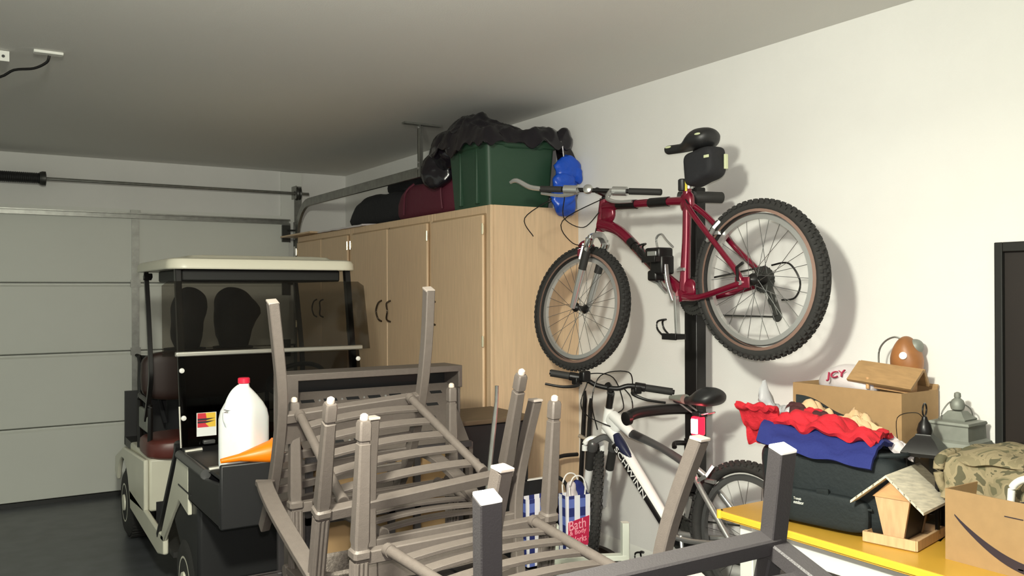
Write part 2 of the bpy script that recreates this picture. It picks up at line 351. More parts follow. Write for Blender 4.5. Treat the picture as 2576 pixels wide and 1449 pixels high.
# ------------------------------------------------------------------ cabinets
CX, CT = 2.525, 2.238
def cabinet(y0, y1, doors, label, side=False):
    t = thing('storage_cabinet', label, 'cabinet', ((CX+XR)/2,(y0+y1)/2,0), 'maple cabinets along right wall')
    q = MB(); q.box((CX+.0202,y0+.001,.0),(CX+.0248,y1-.001,CT-.001)); q.box((CX+.025,y0,.0),(XR-.001,y0+.02,CT)); q.box((CX+.025,y1-.02,0),(XR-.001,y1,CT)); q.box((CX+.025,y0+.02,CT-.02),(XR-.001,y1-.02,CT)); q.box((XR-.02,y0+.021,0),(XR-.001,y1-.021,CT-.021))
    q.build('body','maple',t)
    q = MB(); q.box((CX,y0,0),(CX+.02,y0+.05,CT)); q.box((CX,y1-.035,0),(CX+.02,y1,CT)); q.box((CX,y0+.05,CT-.05),(CX+.02,y1-.035,CT)); q.box((CX,y0+.05,0),(CX+.02,y1-.035,.08)); q.build('face_frame','maple',t,bev=.003)
    for a,c,hy,gy in doors:
        d = MB().box((CX-.02,a+.004,.09),(CX-.001,c-.004,CT-.055)).build('door','maple',t,bev=.007)
        MB().box((CX-.0012,a-.006,.08),(CX-.0004,c+.006,CT-.045)).build('door_reveal','mapled',d)
        sg = -1 if gy < (a+c)/2 else 1
        MB().tube([(CX-.02,gy,1.675),(CX-.05,gy+.004*sg,1.655),(CX-.056,gy+.02*sg*-1,1.60),(CX-.05,gy+.004*sg,1.545),(CX-.02,gy,1.525)],.0065,8,5).build('handle','pull',d)
        for z in (2.10,1.45,.4):
            k = .006 if hy < (a+c)/2 else -.006
            q = MB(); q.tube([(CX-.024,hy-k*.6,z-.032),(CX-.024,hy-k*.6,z+.032)],.0075,8); q.box((CX-.0235,hy-abs(k)*2,z-.022),(CX-.019,hy+abs(k)*2,z+.022)); q.build('hinge','brass',d)
    return t
cabinet(4.207,4.935,[(4.262,4.925,4.262,4.86)],'tall maple cabinet with one door, nearest end, under green bin')
cabinet(4.935,6.318,[(4.975,5.604,4.975,5.545),(5.604,6.29,6.29,5.70)],'tall two-door maple cabinet in the middle of the row, under maroon bag')
cabinet(6.318,7.62,[(6.36,6.96,6.36,6.90),(6.96,7.59,7.59,7.06)],'tall two-door maple cabinet at the far end, behind golf cart roof')

# ------------------------------------------------------------------ on top of the cabinets
t = thing('storage_bin','dark green plastic bin on the nearest cabinet under black plastic','bin',(2.78,4.5,CT))
def rrect(x0,x1,y0,y1,r,z,n=5):
    out = []
    for cx,cy,a in ((x1-r,y1-r,0),(x0+r,y1-r,PI/2),(x0+r,y0+r,PI),(x1-r,y0+r,1.5*PI)):
        for k in range(n+1): out.append((cx+r*math.cos(a+PI/2*k/n), cy+r*math.sin(a+PI/2*k/n), z))
    return out
q = MB(); B = (2.56,3.0,4.29,4.72)
rs = []
for z,g,r in ((CT,-.004,.02),(CT+.01,0,.03),(CT+.36,.022,.03),(CT+.365,.034,.03),(CT+.40,.036,.03),(CT+.405,.03,.03)):
    rs.append(q.ring(rrect(B[0]-g,B[1]+g,B[2]-g,B[3]+g,r,z)))
for z,g in ((CT+.405,.02),(CT+.02,-.01)): rs.append(q.ring(rrect(B[0]-g,B[1]+g,B[2]-g,B[3]+g,.03,z)))
q.skin(rs); q.build('tub','green',t)
q = MB()
for y in (4.40,4.60): q.box((2.537,y-.012,CT+.02),(2.565,y+.012,CT+.36))
q.build('rib','green',t,bev=.006)
MB().blob((2.78,4.5,CT+.39),(.26,.25,.06),3.5,amp=.02,fr=8).build('bin_lid','green',t)
# black plastic draped over bin: creased sheet over the lid, crumpled lobe over the far side
q = MB()
def crease(x, sd): return .5-abs(noise.noise(x*6.5+V((sd,5,2))))*1.3 + .45*(.4-abs(noise.noise(x*15+V((sd,1,7)))))
def lid(u,v):
    x = 2.475+.66*u; y = 4.205+.66*v
    h = 2.665+.165*math.exp(-((x-2.66)/.15)**2-((y-4.62)/.20)**2)+.055*math.exp(-((x-2.98)/.2)**2-((y-4.40)/.2)**2)
    e = min(u,v*1.0,(1-u)*1.4,(1-v)*1.2); k = max(0,1-e/.10)
    hang = (.055+.05*noise.noise(V((u*7,v*7,3)))+(.05 if u > .85 and v < .3 else 0)+(.07*math.exp(-((v-.55)/.13)**2) if u < .2 else 0))
    p = V((x,y,h-k**1.5*hang*1.3)); c_ = crease(p,3)
    p += V((noise.noise(V((u*6,v*6,8)))*.02*(1-k),noise.noise(V((u*6,v*6,11)))*.02,(.055*c_)*(1-.6*k)))
    p.x = min(p.x,3.14); p.z = min(p.z,2.868); return p
q.sheet(lid,60,60,.006)
def crumple(c,r,seed):
    c = V(c); g = []
    for j in range(27):
        th = -PI/2+PI*j/26; ring = []
        for i in range(48):
            u = 2*PI*i/48; x = c+V((r[0]*math.cos(th)*math.cos(u),r[1]*math.cos(th)*math.sin(u),r[2]*math.sin(th))); dv = (x-c).normalized() if (x-c).length > 1e-6 else V((0,0,1))
            x += dv*.05*(crease(x,seed)-.25); x.z = min(x.z,2.868); ring.append(x)
        g.append(q.ring(ring))
    q.skin(g)
crumple((2.63,5.05,2.53),(.10,.14,.125),5); crumple((2.66,4.88,2.65),(.14,.20,.12),7); crumple((2.68,4.66,2.73),(.16,.18,.10),4); crumple((2.53,4.66,2.64),(.04,.10,.08),2); crumple((3.07,4.265,2.665),(.07,.05,.065),8)
solo(q.build('plastic_sheet','bagblk',ang=48),'crumpled glossy black plastic sheet draped over green bin','plastic sheet',None,(2.78,4.5,2.65))
# blue bag hanging at the bin corner
q = MB()
def bl(c,r,seed,R=None):
    c = V(c); g = []
    for j in range(25):
        th = -PI/2+PI*j/24; ring = []
        for i in range(44):
            u = 2*PI*i/44; k = abs(math.cos(th))**.7; x = c+V((r[0]*k*math.cos(u),r[1]*k*math.sin(u),r[2]*math.sin(th))); dv = (x-c).normalized() if (x-c).length > 1e-6 else V((0,0,1))
            x += dv*.045*(crease(x*1.2,seed)-.2); x.x = min(x.x,3.145); ring.append(x)
        g.append(q.ring(ring))
    q.skin(g)
bl((3.07,4.20,2.47),(.085,.04,.085),1); bl((3.115,4.19,2.44),(.06,.03,.05),4); bl((3.035,4.18,2.30),(.085,.035,.10),7); bl((3.04,4.185,2.385),(.075,.03,.06),9)
solo(q.build('plastic_bag','blue',ang=48),'bright blue plastic bag hanging between green bin and wall','bag',None,(3.08,4.2,2.2))
# maroon and black luggage
t = thing('duffel_bag','maroon fabric bag lying on cabinets beside green bin','bag',(2.85,5.3,CT))
MB().blob((2.84,5.34,CT+.135),(.20,.50,.132),4.5,48,22,amp=.02,fr=6,fn=lambda p: V((p.x,p.y*(1-.22*max(0,p.z)/.13*(1 if p.y>0 else .1)),p.z))).build('body','maroon',t)
MB().tube([(2.635,5.6,CT+.05),(2.625,5.55,CT+.2),(2.67,5.5,CT+.265)],.008,6,4).build('strap','maroon',t); q = MB(); q.tube([(2.64,5.02,CT+.05),(2.63,5.02,CT+.2),(2.68,5.02,CT+.268)],.008,6,4); q.build('strap','maroon',t)
t = thing('suitcase','black soft bag lying on cabinets behind the door track','bag',(2.88,6.4,CT))
MB().blob((2.90,6.42,CT+.15),(.19,.58,.132),4,48,22,amp=.03,fr=6,seed=4,fn=lambda p: V((p.x,p.y-(.25*max(0,p.z+.05)/.13)*(.6 if p.y>0 else 0),p.z))).build('body','fabblk',t)
MB().blob((2.92,6.10,CT+.32),(.13,.24,.07),3,28,14,amp=.03,fr=8,seed=2).build('top_pocket','fabblk',t)
q = MB(); q.sheet(lambda u,v:(2.50+v*.45,6.05+u*.98,CT+.012+.012*noise.noise(V((u*5,v*4,1)))-.03*max(0,.2-v)),24,8,.012); solo(q.build('plastic_wrap','whitepl',ang=60),'crumpled clear white plastic under the black bag on cabinet','plastic wrap',None,(2.8,6.6,CT))
solo(MB().box((2.44,7.05,CT+.003),(2.95,7.86,CT+.017)).build('wood_board','maple'),'thin wooden board on cabinet top beyond black bag','board',None,(2.7,7.4,CT+.003))

# ------------------------------------------------------------------ upturned patio chairs
# chair frame of reference: seat in the plane z=0, legs point up (+z), back edge at +y
def chair_tree(name, label, m='bronze'):
    t = thing(name, label, 'chair', matrix=Matrix.Identity(4), group='patio chairs stacked legs up')
    WF,WR,D,LF,LR = .302,.2555,.513,.364,.38
    for s in (-1,1):
        x = s*WF; q = MB()
        sq = lambda h,c=.28: [(h*(1-c),-h),(h,-h*(1-c)),(h,h*(1-c)),(h*(1-c),h),(-h*(1-c),h),(-h,h*(1-c)),(-h,-h*(1-c)),(-h*(1-c),-h)]
        prof = [(-.012,.021),(-.008,.024),(.008,.024),(.014,.019),(.022,.0185),(.034,.021),(.27,.0165),(.286,.0165),(.288,.0135),(.294,.0135),(.297,.0165),(.338,.0165),(.346,.014),(.348,.010)]
        q.skin([q.ring([(x+a,b,z) for a,b in sq(h)]) for z,h in prof]); leg = q.build('leg',m,t)
        MB().lathe((x,0,.346),(0,0,1),[(.010,0),(.0115,.006),(.010,.014),(.005,.018)],14).build('foot_cap','capm',leg)
        q = MB(); q.box((x-.016,-.016,-.222),(x+.016,.016,-.01))
        for dx in (-.012,0,.012): q.tube([(x+dx,-.017,-.215),(x+dx,-.017,-.02)],.0052,8); q.tube([(x+dx,.017,-.215),(x+dx,.017,-.02)],.0052,8); q.tube([(x-.017,dx,-.215),(x-.017,dx,-.02)],.0052,8); q.tube([(x+.017,dx,-.215),(x+.017,dx,-.02)],.0052,8)
        q.build('arm_support',m,t)
        # sabre rear leg running on into the back post
        q = MB(); P = [(s*(WR+.022),D+.077,LR),(s*(WR+.012),D+.034,LR*.62),(s*(WR+.003),D+.006,LR*.28),(s*WR,D,0),(s*WR,D+.012,-.16),(s*WR,D+.05,-.34),(s*(WR-.002),D+.115,-.52)]
        q.bar(P,.033,.037,5,hint=(0,1,0)); leg = q.build('leg',m,t)
        q = MB(); p = V(P[0]); q.cbox(p+V((0,.002,.002)),(.034,.037,.008)); q.build('foot_cap','capg',leg,bev=.002)
        # arm: flat, curved, ending in a scroll past the front support
        q = MB(); A = [(s*(WR+.035),D+.02,-.255),(s*(WR+.052),D-.045,-.236),(s*(WF+.018),D-.2,-.218),(s*(WF+.014),.12,-.216),(s*(WF+.004),.0,-.226),(s*(WF+.002),-.03,-.232)]
        q.bar(A,.050,.021,5,hint=(0,0,1),scale=[(1.25,.7)]*3+[1]*23); q.lathe((s*(WF+.002)-.027,-.036,-.238),(1,0,0),[(.012,0),(.024,.001),(.026,.006),(.026,.048),(.024,.053),(.012,.054)],18)
        q.build('armrest',m,t)
        q = MB(); f,r = V((s*.232,.016,.004)),V((s*.200,D-.018,.014)); d = (r-f).normalized(); q.tube([f,r],.0145,12); q.tube([f,f+d*.02],.0175,12); q.tube([r-d*.02,r],.0175,12); q.build('side_rail',m,t)
    MB().bar([(-WF,0,-.012),(WF,0,-.012)],.036,.030,hint=(0,1,0)).build('front_rail',m,t)
    MB().bar([(-WR,D,-.004),(WR,D,-.004)],.034,.030,hint=(0,1,0)).build('rear_rail',m,t)
    for k in range(5):
        f = (k+.75)/5.4; y = .016+f*(D-.04); h = .232+(.2-.232)*f; q = MB()
        P = [(x*h, y, .004+.010*f+.014*(1-x*x)-.010) for x in [-1+i/6 for i in range(13)]]
        q.bar(P,.010,.036,hint=(0,0,1)) if False else q.bar(P,.034,.011,hint=(0,0,1)); q.build('seat_slat',m,t)
    for z,h,c in ((-.068,.074,.02),(-.17,.03,.024),(-.25,.03,.026),(-.33,.03,.028),(-.46,.07,.03)):
        y = D+(.0 if z > -.1 else .012+.05*max(0,(-z-.16)/.18)+.03*max(0,(-z-.34)/.18)); q = MB()
        P = [(x*(WR-.01), y+c*(1-x*x), z-.012*(1-x*x)) for x in [-1+i/6 for i in range(13)]]
        q.bar(P,h,.012,hint=(0,1,0)) if False else q.bar(P,.012,h,hint=(0,0,1)); q.build('back_slat',m,t)
    return t
def pose(R, t): return Matrix(((*R[0],t[0]),(*R[1],t[1]),(*R[2],t[2]),(0,0,0,1)))
def ortho(R):
    z = V((R[0][2],R[1][2],R[2][2])).normalized(); x = V((R[0][0],R[1][0],R[2][0])); x = (x-z*x.dot(z)).normalized(); y = z.cross(x)
    return [[x.x,y.x,z.x],[x.y,y.y,z.y],[x.z,y.z,z.z]]
RA = ortho([[.997,-.026,-.066],[-.001,.922,-.386],[.071,.385,.92]]); RBm = ortho([[-.999,.035,-.002],[-.035,-.994,-.1],[-.005,-.1,.995]]); RD = ortho([[-1,.01,-.017],[-.01,-1,-.03],[-.017,-.03,1]])
c0 = chair_tree('patio_chair','upturned taupe patio chair tilted on top of the stack, two long back legs rising highest')
c0.matrix_world = pose(RA,(1.131,2.304,1.148))
c1 = copy_tree(c0); c1.matrix_world = pose(RBm,(1.144,2.071,1.072)); c1['label'] = 'upturned taupe patio chair whose curved back leg crosses the white bike'
c2 = copy_tree(c0); c2.matrix_world = pose(RD,(1.231,2.841,1.027)); c2['label'] = 'upturned taupe patio chair underneath the tilted one, mostly hidden at the back of the stack'
# nearest dark chair: only two straight legs and the rails between them are in view
u = V((.568,-.075,.034)).normalized(); vv = V((-.134,-.953,-.27)).normalized(); ww_ = u.cross(vv)*-1
if ww_.z < 0: ww_ = -ww_
org = V((.690,1.160,1.245)); Mx = Matrix(((u.x,vv.x,ww_.x,org.x),(u.y,vv.y,ww_.y,org.y),(u.z,vv.z,ww_.z,org.z),(0,0,0,1)))
t = thing('patio_chair','charcoal patio chair turned upside down, nearest the camera, with square legs','chair',matrix=Mx,group='patio chairs stacked legs up')
L = .572
for x,y,h in ((0,0,.19),(L,0,.185),(0,.45,.16),(L,.45,.16)):
    lg = MB().bar([(x,y,-.02),(x-.012,y,h)],.036,.036,hint=(0,1,0),ch=.12).build('leg','dkbronze',t)
    MB().cbox((x-.012,y,h+.003),(.0355,.0355,.007)).build('foot_cap','cap',lg,bev=.002)
for a,c,nm in (((0,0,-.002),(L,0,-.002),'rear_rail'),((0,.45,-.002),(L,.45,-.002),'front_rail'),((0,0,-.012),(0,.45,-.012),'side_rail'),((L,0,-.012),(L,.45,-.012),'side_rail')):
    MB().bar([a,c],.040,.034,hint=(0,0,1)).build(nm,'dkbronze',t)
for k in range(4):
    MB().bar([(.02,.09*(k+1),-.02),(L/2,.09*(k+1),-.005),(L-.02,.09*(k+1),-.02)],.03,.01,4).build('seat_slat','dkbronze',t)
for x in (0,L):
    MB().bar([(x,0,-.02),(x,-.02,-.25),(x,-.08,-.45)],.036,.034,5,hint=(0,1,0)).build('back_post','dkbronze',t)
for z,y in ((-.2,-.012),(-.42,-.07)): MB().bar([(0,y,z),(L,y,z)],.014,.05,hint=(0,0,1)).build('back_slat','dkbronze',t)

# patio table that carries the stack
t = thing('patio_table','dark taupe slatted patio table under the upturned chairs','table',(1.15,2.15,0))
for k in range(9): MB().box((.72+k*.105,1.45,.735),(.81+k*.105,3.0,.75)).build('top_slat','dkbronze',t)
q = MB(); q.box((.70,1.43,.70),(1.66,1.46,.75)); q.box((.70,2.99,.70),(1.66,3.02,.75)); q.box((.70,1.43,.70),(.725,3.02,.75)); q.box((1.64,1.43,.70),(1.665,3.02,.75)); q.build('frame','dkbronze',t,bev=.004)
for x in (.74,1.62):
    for y in (1.48,2.97): MB().bar([(x,y,0),(x,y,.70)],.05,.05).build('leg','dkbronze',t)
t = thing('wicker_basket','taupe wicker basket standing on the patio table among chair legs','basket',(1.02,2.52,.752))
q = MB(); q.skin([q.ring(rrect(.90-g,1.14+g,2.44-g,2.60+g,.03,z)) for z,g in ((.752,0),(.88,.008),(.90,.012),(.90,.0),(.77,-.012))]); q.build('body','wicker',t)
q = MB(); q.tube([V(p) for p in rrect(.89,1.15,2.43,2.61,.03,.90)]+[V(rrect(.89,1.15,2.43,2.61,.03,.90)[0])],.009,8); q.build('rim','wicker',t)

# metal cart with slotted sloping shelf
t = thing('utility_cart','taupe metal cart with a slotted sloping shelf behind the upturned chairs','cart',(1.58,3.5,0))
q = MB(); q.box((1.14,3.62,1.372),(2.0,3.78,1.385)); q.box((1.13,3.60,1.355),(2.0,3.62,1.385)); q.box((1.13,3.60,1.05),(1.195,3.62,1.36)); q.box((1.98,3.60,1.28),(2.0,3.62,1.36)); q.box((1.14,3.62,.80),(1.15,3.78,1.372)); q.box((1.99,3.62,.80),(2.0,3.78,1.372)); q.build('cabinet_frame','bronze',t,bev=.003)
MB().box((1.15,3.765,.80),(1.99,3.78,1.372)).build('back_panel','black',t)
q = MB(); zz = lambda y: 1.295-(3.70-y)*.66
q.prism([(1.16,3.70,zz(3.70)),(1.97,3.70,zz(3.70)),(1.90,3.36,zz(3.36)),(1.15,3.36,zz(3.36))],(0,0,-.012)); q.build('slotted_shelf','bronze',t)
for r,y in enumerate((3.645,3.575,3.50,3.42)):
    for k in range(7):
        x = 1.22+k*.105+(.05 if r%2 else 0)
        if x < 1.85-(3.6-y)*.1: MB().prism([(x,y-.008,zz(y-.008)+.0006),(x+.06,y-.008,zz(y-.008)+.0006),(x+.06,y+.008,zz(y+.008)+.0006),(x,y+.008,zz(y+.008)+.0006)],(0,0,.0008)).build('slot','black',t); MB().lathe((x-.02,y,zz(y)),(0,-.4,1),[(.006,0),(.005,.004),(.002,.006)],8).build('screw','silver',t)
q = MB(); q.box((1.14,3.335,1.045),(1.90,3.36,1.07)); q.box((1.14,3.34,.80),(1.90,3.36,.83)); q.box((1.14,3.34,.55),(1.90,3.36,.59))
for x in (1.12,1.36,1.48,1.60,1.81): q.box((x+.02,3.34,.59),(x+.048,3.36,1.045))
q.build('front_grille','dkbronze',t)
MB().box((1.20,3.38,.55),(1.84,3.57,1.03)).build('inner_box','cardd',t)
MB().box((1.90,3.36,.55),(1.92,3.60,1.06)).build('side_panel','bronze',t); MB().box((1.13,3.36,.55),(1.148,3.60,1.06)).build('side_panel','bronze',t)
for x,y in ((1.16,3.37),(1.97,3.74),(1.16,3.74),(1.89,3.37)):
    MB().bar([(x,y,.08),(x,y,.80 if y > 3.5 else .56)],.03,.03).build('leg','dkbronze',t); MB().lathe((x-.015,y,.045),(1,0,0),[(.01,0),(.045,.002),(.045,.028),(.01,.03)],18).build('caster','rubber',t)
q = MB(); q.tube([(1.92,3.40,.98),(1.97,3.41,.96),(1.97,3.54,.96),(1.92,3.55,.98)],.012,8,4); q.build('handle','silver',t)
# black trunk, pole, leaning things near the cabinet
t = thing('storage_chest','low black chest with brown top in front of the nearest cabinet','chest',(2.30,4.0,0))
q = MB(); q.box((2.10,3.78,.02),(2.50,4.17,1.06)); q.build('body','black',t,bev=.01)
MB().box((2.08,3.76,1.06),(2.51,4.18,1.085)).build('top','dktop',t,bev=.004)
q = MB(); random.seed(3)
for k in range(14): q.cbox((2.5005,3.80+random.random()*.1,.62+random.random()*.25),(.002,.006,.006))
q.build('paint_specks','cap',t)
q = MB(); q.tube([(1.86,3.14,.86),(1.915,3.165,1.17),(1.93,3.17,1.26),(1.932,3.17,1.33)],[.010,.011,.0085,.0085],10); solo(q.build('metal_pole','galv'),'thin grey metal pole rising behind stacked chair legs','pole',None,(1.86,3.14,.86))
t = thing('leaning_poles','pair of slim black poles leaning in corner beside maple cabinet','poles',(3.08,4.08,0))
for y,z in ((4.105,1.14),(4.05,1.10)): MB().tube([(3.04,y-.01,.0),(3.12,y,z-.05),(3.122,y,z)],[.016,.014,.007],10).build('pole','blackm',t)
MB().tube([(3.09,4.03,.86),(3.09,4.12,.87)],.012,8).build('clip','silver',t)
t = thing('hand_truck','folded luggage trolley with black frame and wheel beside cabinet','trolley',(2.9,4.06,0))
q = MB(); q.tube([(2.90,4.10,.50),(2.90,4.10,.72),(2.93,4.10,.765),(3.06,4.10,.765)],.012,8,4); q.tube([(2.90,4.08,.3),(2.90,4.10,.70)],.012,8); q.build('frame','blackm',t)
q = MB(); q.sweep([(2.80+.13*math.cos(a),4.02-.02*math.sin(a),.55+.13*math.sin(a)) for a in [2*PI*k/36 for k in range(37)]],[(.011*math.cos(2*PI*k/8),.011*math.sin(2*PI*k/8)) for k in range(8)],hint=(0,1,0),cap=False); wl = q.build('wheel','rubber',t)
q = MB()
for k in range(5): a = 2*PI*k/5; q.tube([(2.80,4.02,.55),(2.80+.125*math.cos(a),4.02,.55+.125*math.sin(a))],.005,6)
q.build('wheel_spokes','silver',wl)

# gift bags and the little frame by the wall
t = thing('bin_pedestal','dark round tub on the floor under the gift bags','tub',(2.68,3.62,0))
q = MB(); q.lathe((2.62,3.66,0),(0,0,1),[(.26,0),(.29,.30),(.30,.32),(.30,.345),(.27,.345),(.26,.33)],40); q.build('tub','dkbrown',t)
def giftbag(c, ang, wx, wy, h, label):
    Mx = Matrix.Translation(V(c)) @ Matrix.Rotation(ang,4,'Z')
    t = thing('gift_bag', label, 'bag', matrix=Mx, group='blue and white checked paper bags')
    q = MB(); x,y = wx/2,wy/2; A = q.ring([(-x,-y,0),(x,-y,0),(x,y,0),(-x,y,0)]); Bv = q.ring([(-x-.004,-y,h),(x+.004,-y,h),(x+.004,y,h),(-x-.004,y,h)])
    C = q.ring([(-x-.002,-y+.002,h),(x+.002,-y+.002,h),(x+.002,y-.002,h),(-x-.002,y-.002,h)]); E_ = q.ring([(-x+.004,-y+.004,.01),(x-.004,-y+.004,.01),(x-.004,y-.004,.01),(-x+.004,y-.004,.01)])
    q.skin([A,Bv,C,E_]); q.build('paper_body','gingham',t)
    return t,x,y
t,x,y = giftbag((2.665,3.60,.347),-.10,.135,.085,.335,'blue and white checked paper gift bag with crimson label, standing by the wall')
q = MB(); q.prism([(-.064,-y-.001,.10),(.060,-y-.001,.07),(.064,-y-.001,.225),(-.062,-y-.001,.20)],(0,-.002,0)); q.build('label_patch','pink',t)
for s,z,h,wd,x0 in (('Bath',.150,.05,.10,-.05),('& Body',.118,.030,.10,-.048),('Works',.080,.034,.10,-.046)): text(s,'lettering','pinkt',t,(x0-.008,-y-.0035,z+.006),(1,0,.12),(0,0,1),wd,h)
for yy in (-y+.006,y-.006): MB().tube([(-.045,yy,.32),(-.05,yy,.38),(-.03,yy,.425),(0,yy,.435),(.03,yy,.42),(.045,yy,.38),(.04,yy,.32)],.004,8,5).build('handle','cap',t)
q = MB(); q.blob((.03,.01,.345),(.04,.03,.055),2.5,24,14,amp=.02,fr=20); q.build('tissue_paper','bluec',t)
q = MB(); q.blob((-.015,.0,.335),(.03,.025,.06),2.5,24,14,amp=.02,fr=20,seed=4); q.build('tissue_paper','whitepl',t)
giftbag((2.44,3.64,.347),.05,.14,.08,.34,'blue and white checked paper bag without a label, half hidden behind a chair leg')
t = thing('picture_frame','small black panel with thin pale border behind gift bags','frame',(2.55,3.80,.347))
MB().box((2.43,3.785,.35),(2.64,3.80,.735)).build('panel','black',t)
q = MB(); q.box((2.425,3.78,.347),(2.43,3.80,.74)); q.box((2.64,3.78,.347),(2.645,3.80,.74)); q.box((2.425,3.78,.735),(2.645,3.80,.741)); q.box((2.425,3.78,.345),(2.645,3.80,.35)); q.build('border','cap',t)

# pale stool, white side table
t = thing('white_stool','pale grey-green stool lying legs up near baseboard','stool',(2.26,2.75,0))
for x,y,h in ((2.33,2.79,.765),(2.06,2.92,.765),(2.22,2.55,.63),(1.95,2.68,.63)): MB().bar([(x,y,.36),(x,y,h)],.030,.040,hint=(.4,.9,0)).build('leg','greyleg',t)
for a,c in (((2.33,2.79,.62),(2.06,2.92,.62)),((2.22,2.55,.62),(1.95,2.68,.62)),((2.33,2.79,.60),(2.22,2.55,.60)),((2.06,2.92,.60),(1.95,2.68,.60))): MB().bar([a,c],.045,.022,hint=(0,0,1)).build('rail','greyleg',t)
q = MB(); q.prism([(2.38,2.85,.32),(2.06,3.0,.32),(1.90,2.64,.32),(2.22,2.49,.32)],(0,0,.04)); q.build('seat','greyleg',t,bev=.006)
MB().lathe((2.15,2.74,0),(0,0,1),[(.17,0),(.19,.02),(.16,.3),(.15,.32)],24).build('pedestal','dkbrown',t)
t = thing('side_table','small white side table whose corner shows below the white bike','table',(2.05,2.25,0))
q = MB(); q.prism([(2.26,2.385,.70),(2.262,2.30,.70),(2.10,1.96,.70),(1.78,1.98,.70),(1.80,2.30,.70)],(0,0,.022)); q.build('top','whitef',t,bev=.006)
for x,y in ((2.22,2.33),(2.08,2.0),(1.83,2.02),(1.84,2.26)): MB().bar([(x,y,0),(x,y,.70)],.04,.04).build('leg','whitef',t)

# ------------------------------------------------------------------ golf cart
gx0,gx1 = .92,1.95
g = thing('golf_cart','ivory golf cart with black front box and tinted windshield facing the room','golf cart',(1.43,5.3,0))
q = MB(); rs = []
def rr2(ins,z,r=.10): return rrect(.895+ins,1.975-ins,4.83+ins,5.93-ins,max(r-ins,.03),z,6)
for ins,z in ((.03,1.868),(.004,1.866),(0,1.872),(.002,1.905),(.014,1.921),(.04,1.928),(.12,1.931),(.14,1.945),(.2,1.951),(.4,1.956)): rs.append(q.ring(rr2(ins,z)))
q.skin(rs); q.build('roof','roofp',g)
q = MB(); q.box((.98,4.92,1.80),(1.89,5.60,1.868)); q.build('roof_liner','jet',g,bev=.01)
for s,x in ((-1,.955),(1,1.925)):
    q = MB(); q.bar([(x,4.905,1.868),(x,4.80,1.30),(x,4.745,1.0),(x,4.735,.88)],.032,.045,4,hint=(0,1,0)); q.build('front_post','blackm',g)
    q = MB(); q.bar([(x,5.885,1.868),(x,5.80,1.60),(x,5.72,1.28),(x,5.74,1.15),(x,5.90,.92)],.026,.034,5,hint=(0,1,0)); q.build('rear_post','blackm',g)
    q = MB(); q.bar([(x,5.93,1.868),(x,6.30,1.45),(x,6.34,.9)],.026,.034,4,hint=(0,1,0)) if False else q.bar([(x,5.84,1.83),(x+s*.0,5.80,1.845)],.05,.03,hint=(0,0,1)); q.build('roof_bracket','blackm',g)
q = MB(); q.box((0,-.003,-.2),(1,.003,.2)) if False else q.prism([(.855,4.868,1.40),(.865,4.888,1.775),(.90,4.892,1.80),(1.98,4.892,1.80),(2.015,4.888,1.775),(2.025,4.868,1.40)],(0,.006,0)); 
for v in q.b.verts: v.co.y = 4.885 - (1.80-v.co.z)*.185 + (v.co.y-4.87)*.15 - .03
q.build('windshield_upper','tint',g)
q = MB(); q.prism([(.93,4.79,1.395),(1.95,4.79,1.395),(1.95,4.70,.93),(.93,4.70,.93)],(0,.006,0))
for v in q.b.verts: v.co.y -= .02
q.build('windshield_lower','tintd',g)
for x in (.927,1.953): MB().tube([(x,4.715,1.14),(x,4.675,.93)],.005,8).build('windshield_edge','alu',g)
MB().box((.915,4.745,1.398),(1.965,4.775,1.424)).build('windshield_rail','alu',g,bev=.006)
for x,z in ((.945,1.325),(.945,1.08),(1.935,1.345),(1.935,1.09)): MB().lathe((x,4.735-(1.325-z)*.185+.01,z),(0,-1,0),[(.014,0),(.013,.006),(.006,.009)],12).build('knob','cap',g)
# front body: black dashboard cowl and cream side panels
q = MB(); q.prism([(.94,4.68,.93),(.94,4.95,.93),(.94,5.02,.55),(.94,4.62,.30),(.94,4.35,.30),(.94,4.35,.86),(.94,4.6,.88)],(1.0,0,0)); q.build('dashboard','black',g,bev=.02)
for x in (.918,1.932):
    q = MB(); q.prism([(x,4.47,.885),(x,4.735,.885),(x,4.80,.80),(x,5.22,.33),(x,5.13,.33),(x,4.86,.55),(x,4.70,.655),(x,4.47,.625)],(.022,0,0)); q.build('cowl_panel','cream',g,bev=.006)
    q = MB(); q.box((x-.002,4.40,.735),(x+.023,4.70,.743)); q.build('panel_seam','black',g)
    q = MB(); q.bar([(x+.01,4.76,.93),(x+.01,4.85,.82),(x+.01,5.30,.33)],.028,.03,3,hint=(0,1,0)); q.build('edge_trim','black',g)
    # floor sill and rear body
    q = MB(); q.prism([(x,5.12,.37),(x,5.12,.26),(x,5.30,.22),(x,6.30,.27),(x,6.34,.40),(x,5.78,.38),(x,5.30,.36)],(.03,0,0)); q.build('sill','cream',g,bev=.01)
    q = MB(); pl = [(x,5.75,.36),(x,5.75,.69),(x,6.62,.64),(x,7.0,.52),(x,7.02,.40)]
    pl += [(x,6.62+.29*math.cos(a),.27+.29*math.sin(a)) for a in [PI*.1+PI*.84*k/10 for k in range(11)]]
    q.prism(pl,(.03,0,0)); q.build('rear_panel','cream',g,bev=.01)
MB().box((.95,5.0,.27),(1.93,5.78,.30)).build('floor_mat','rubber',g)
q = MB(); q.prism([(.95,5.75,.36),(.95,5.75,.69),(.95,6.5,.69),(.95,6.5,.36)],(.98,0,0)); q.build('seat_base','cream',g,bev=.015)
MB().box((.99,5.744,.30),(1.90,5.752,.42)).build('kick_panel','black',g)
MB().blob((1.435,5.92,.745),(.50,.24,.075),5,48,16).build('seat_cushion','seat',g)
MB().blob((1.435,6.22,1.17),(.46,.065,.17),5,48,16).build('seat_back','seatd',g)
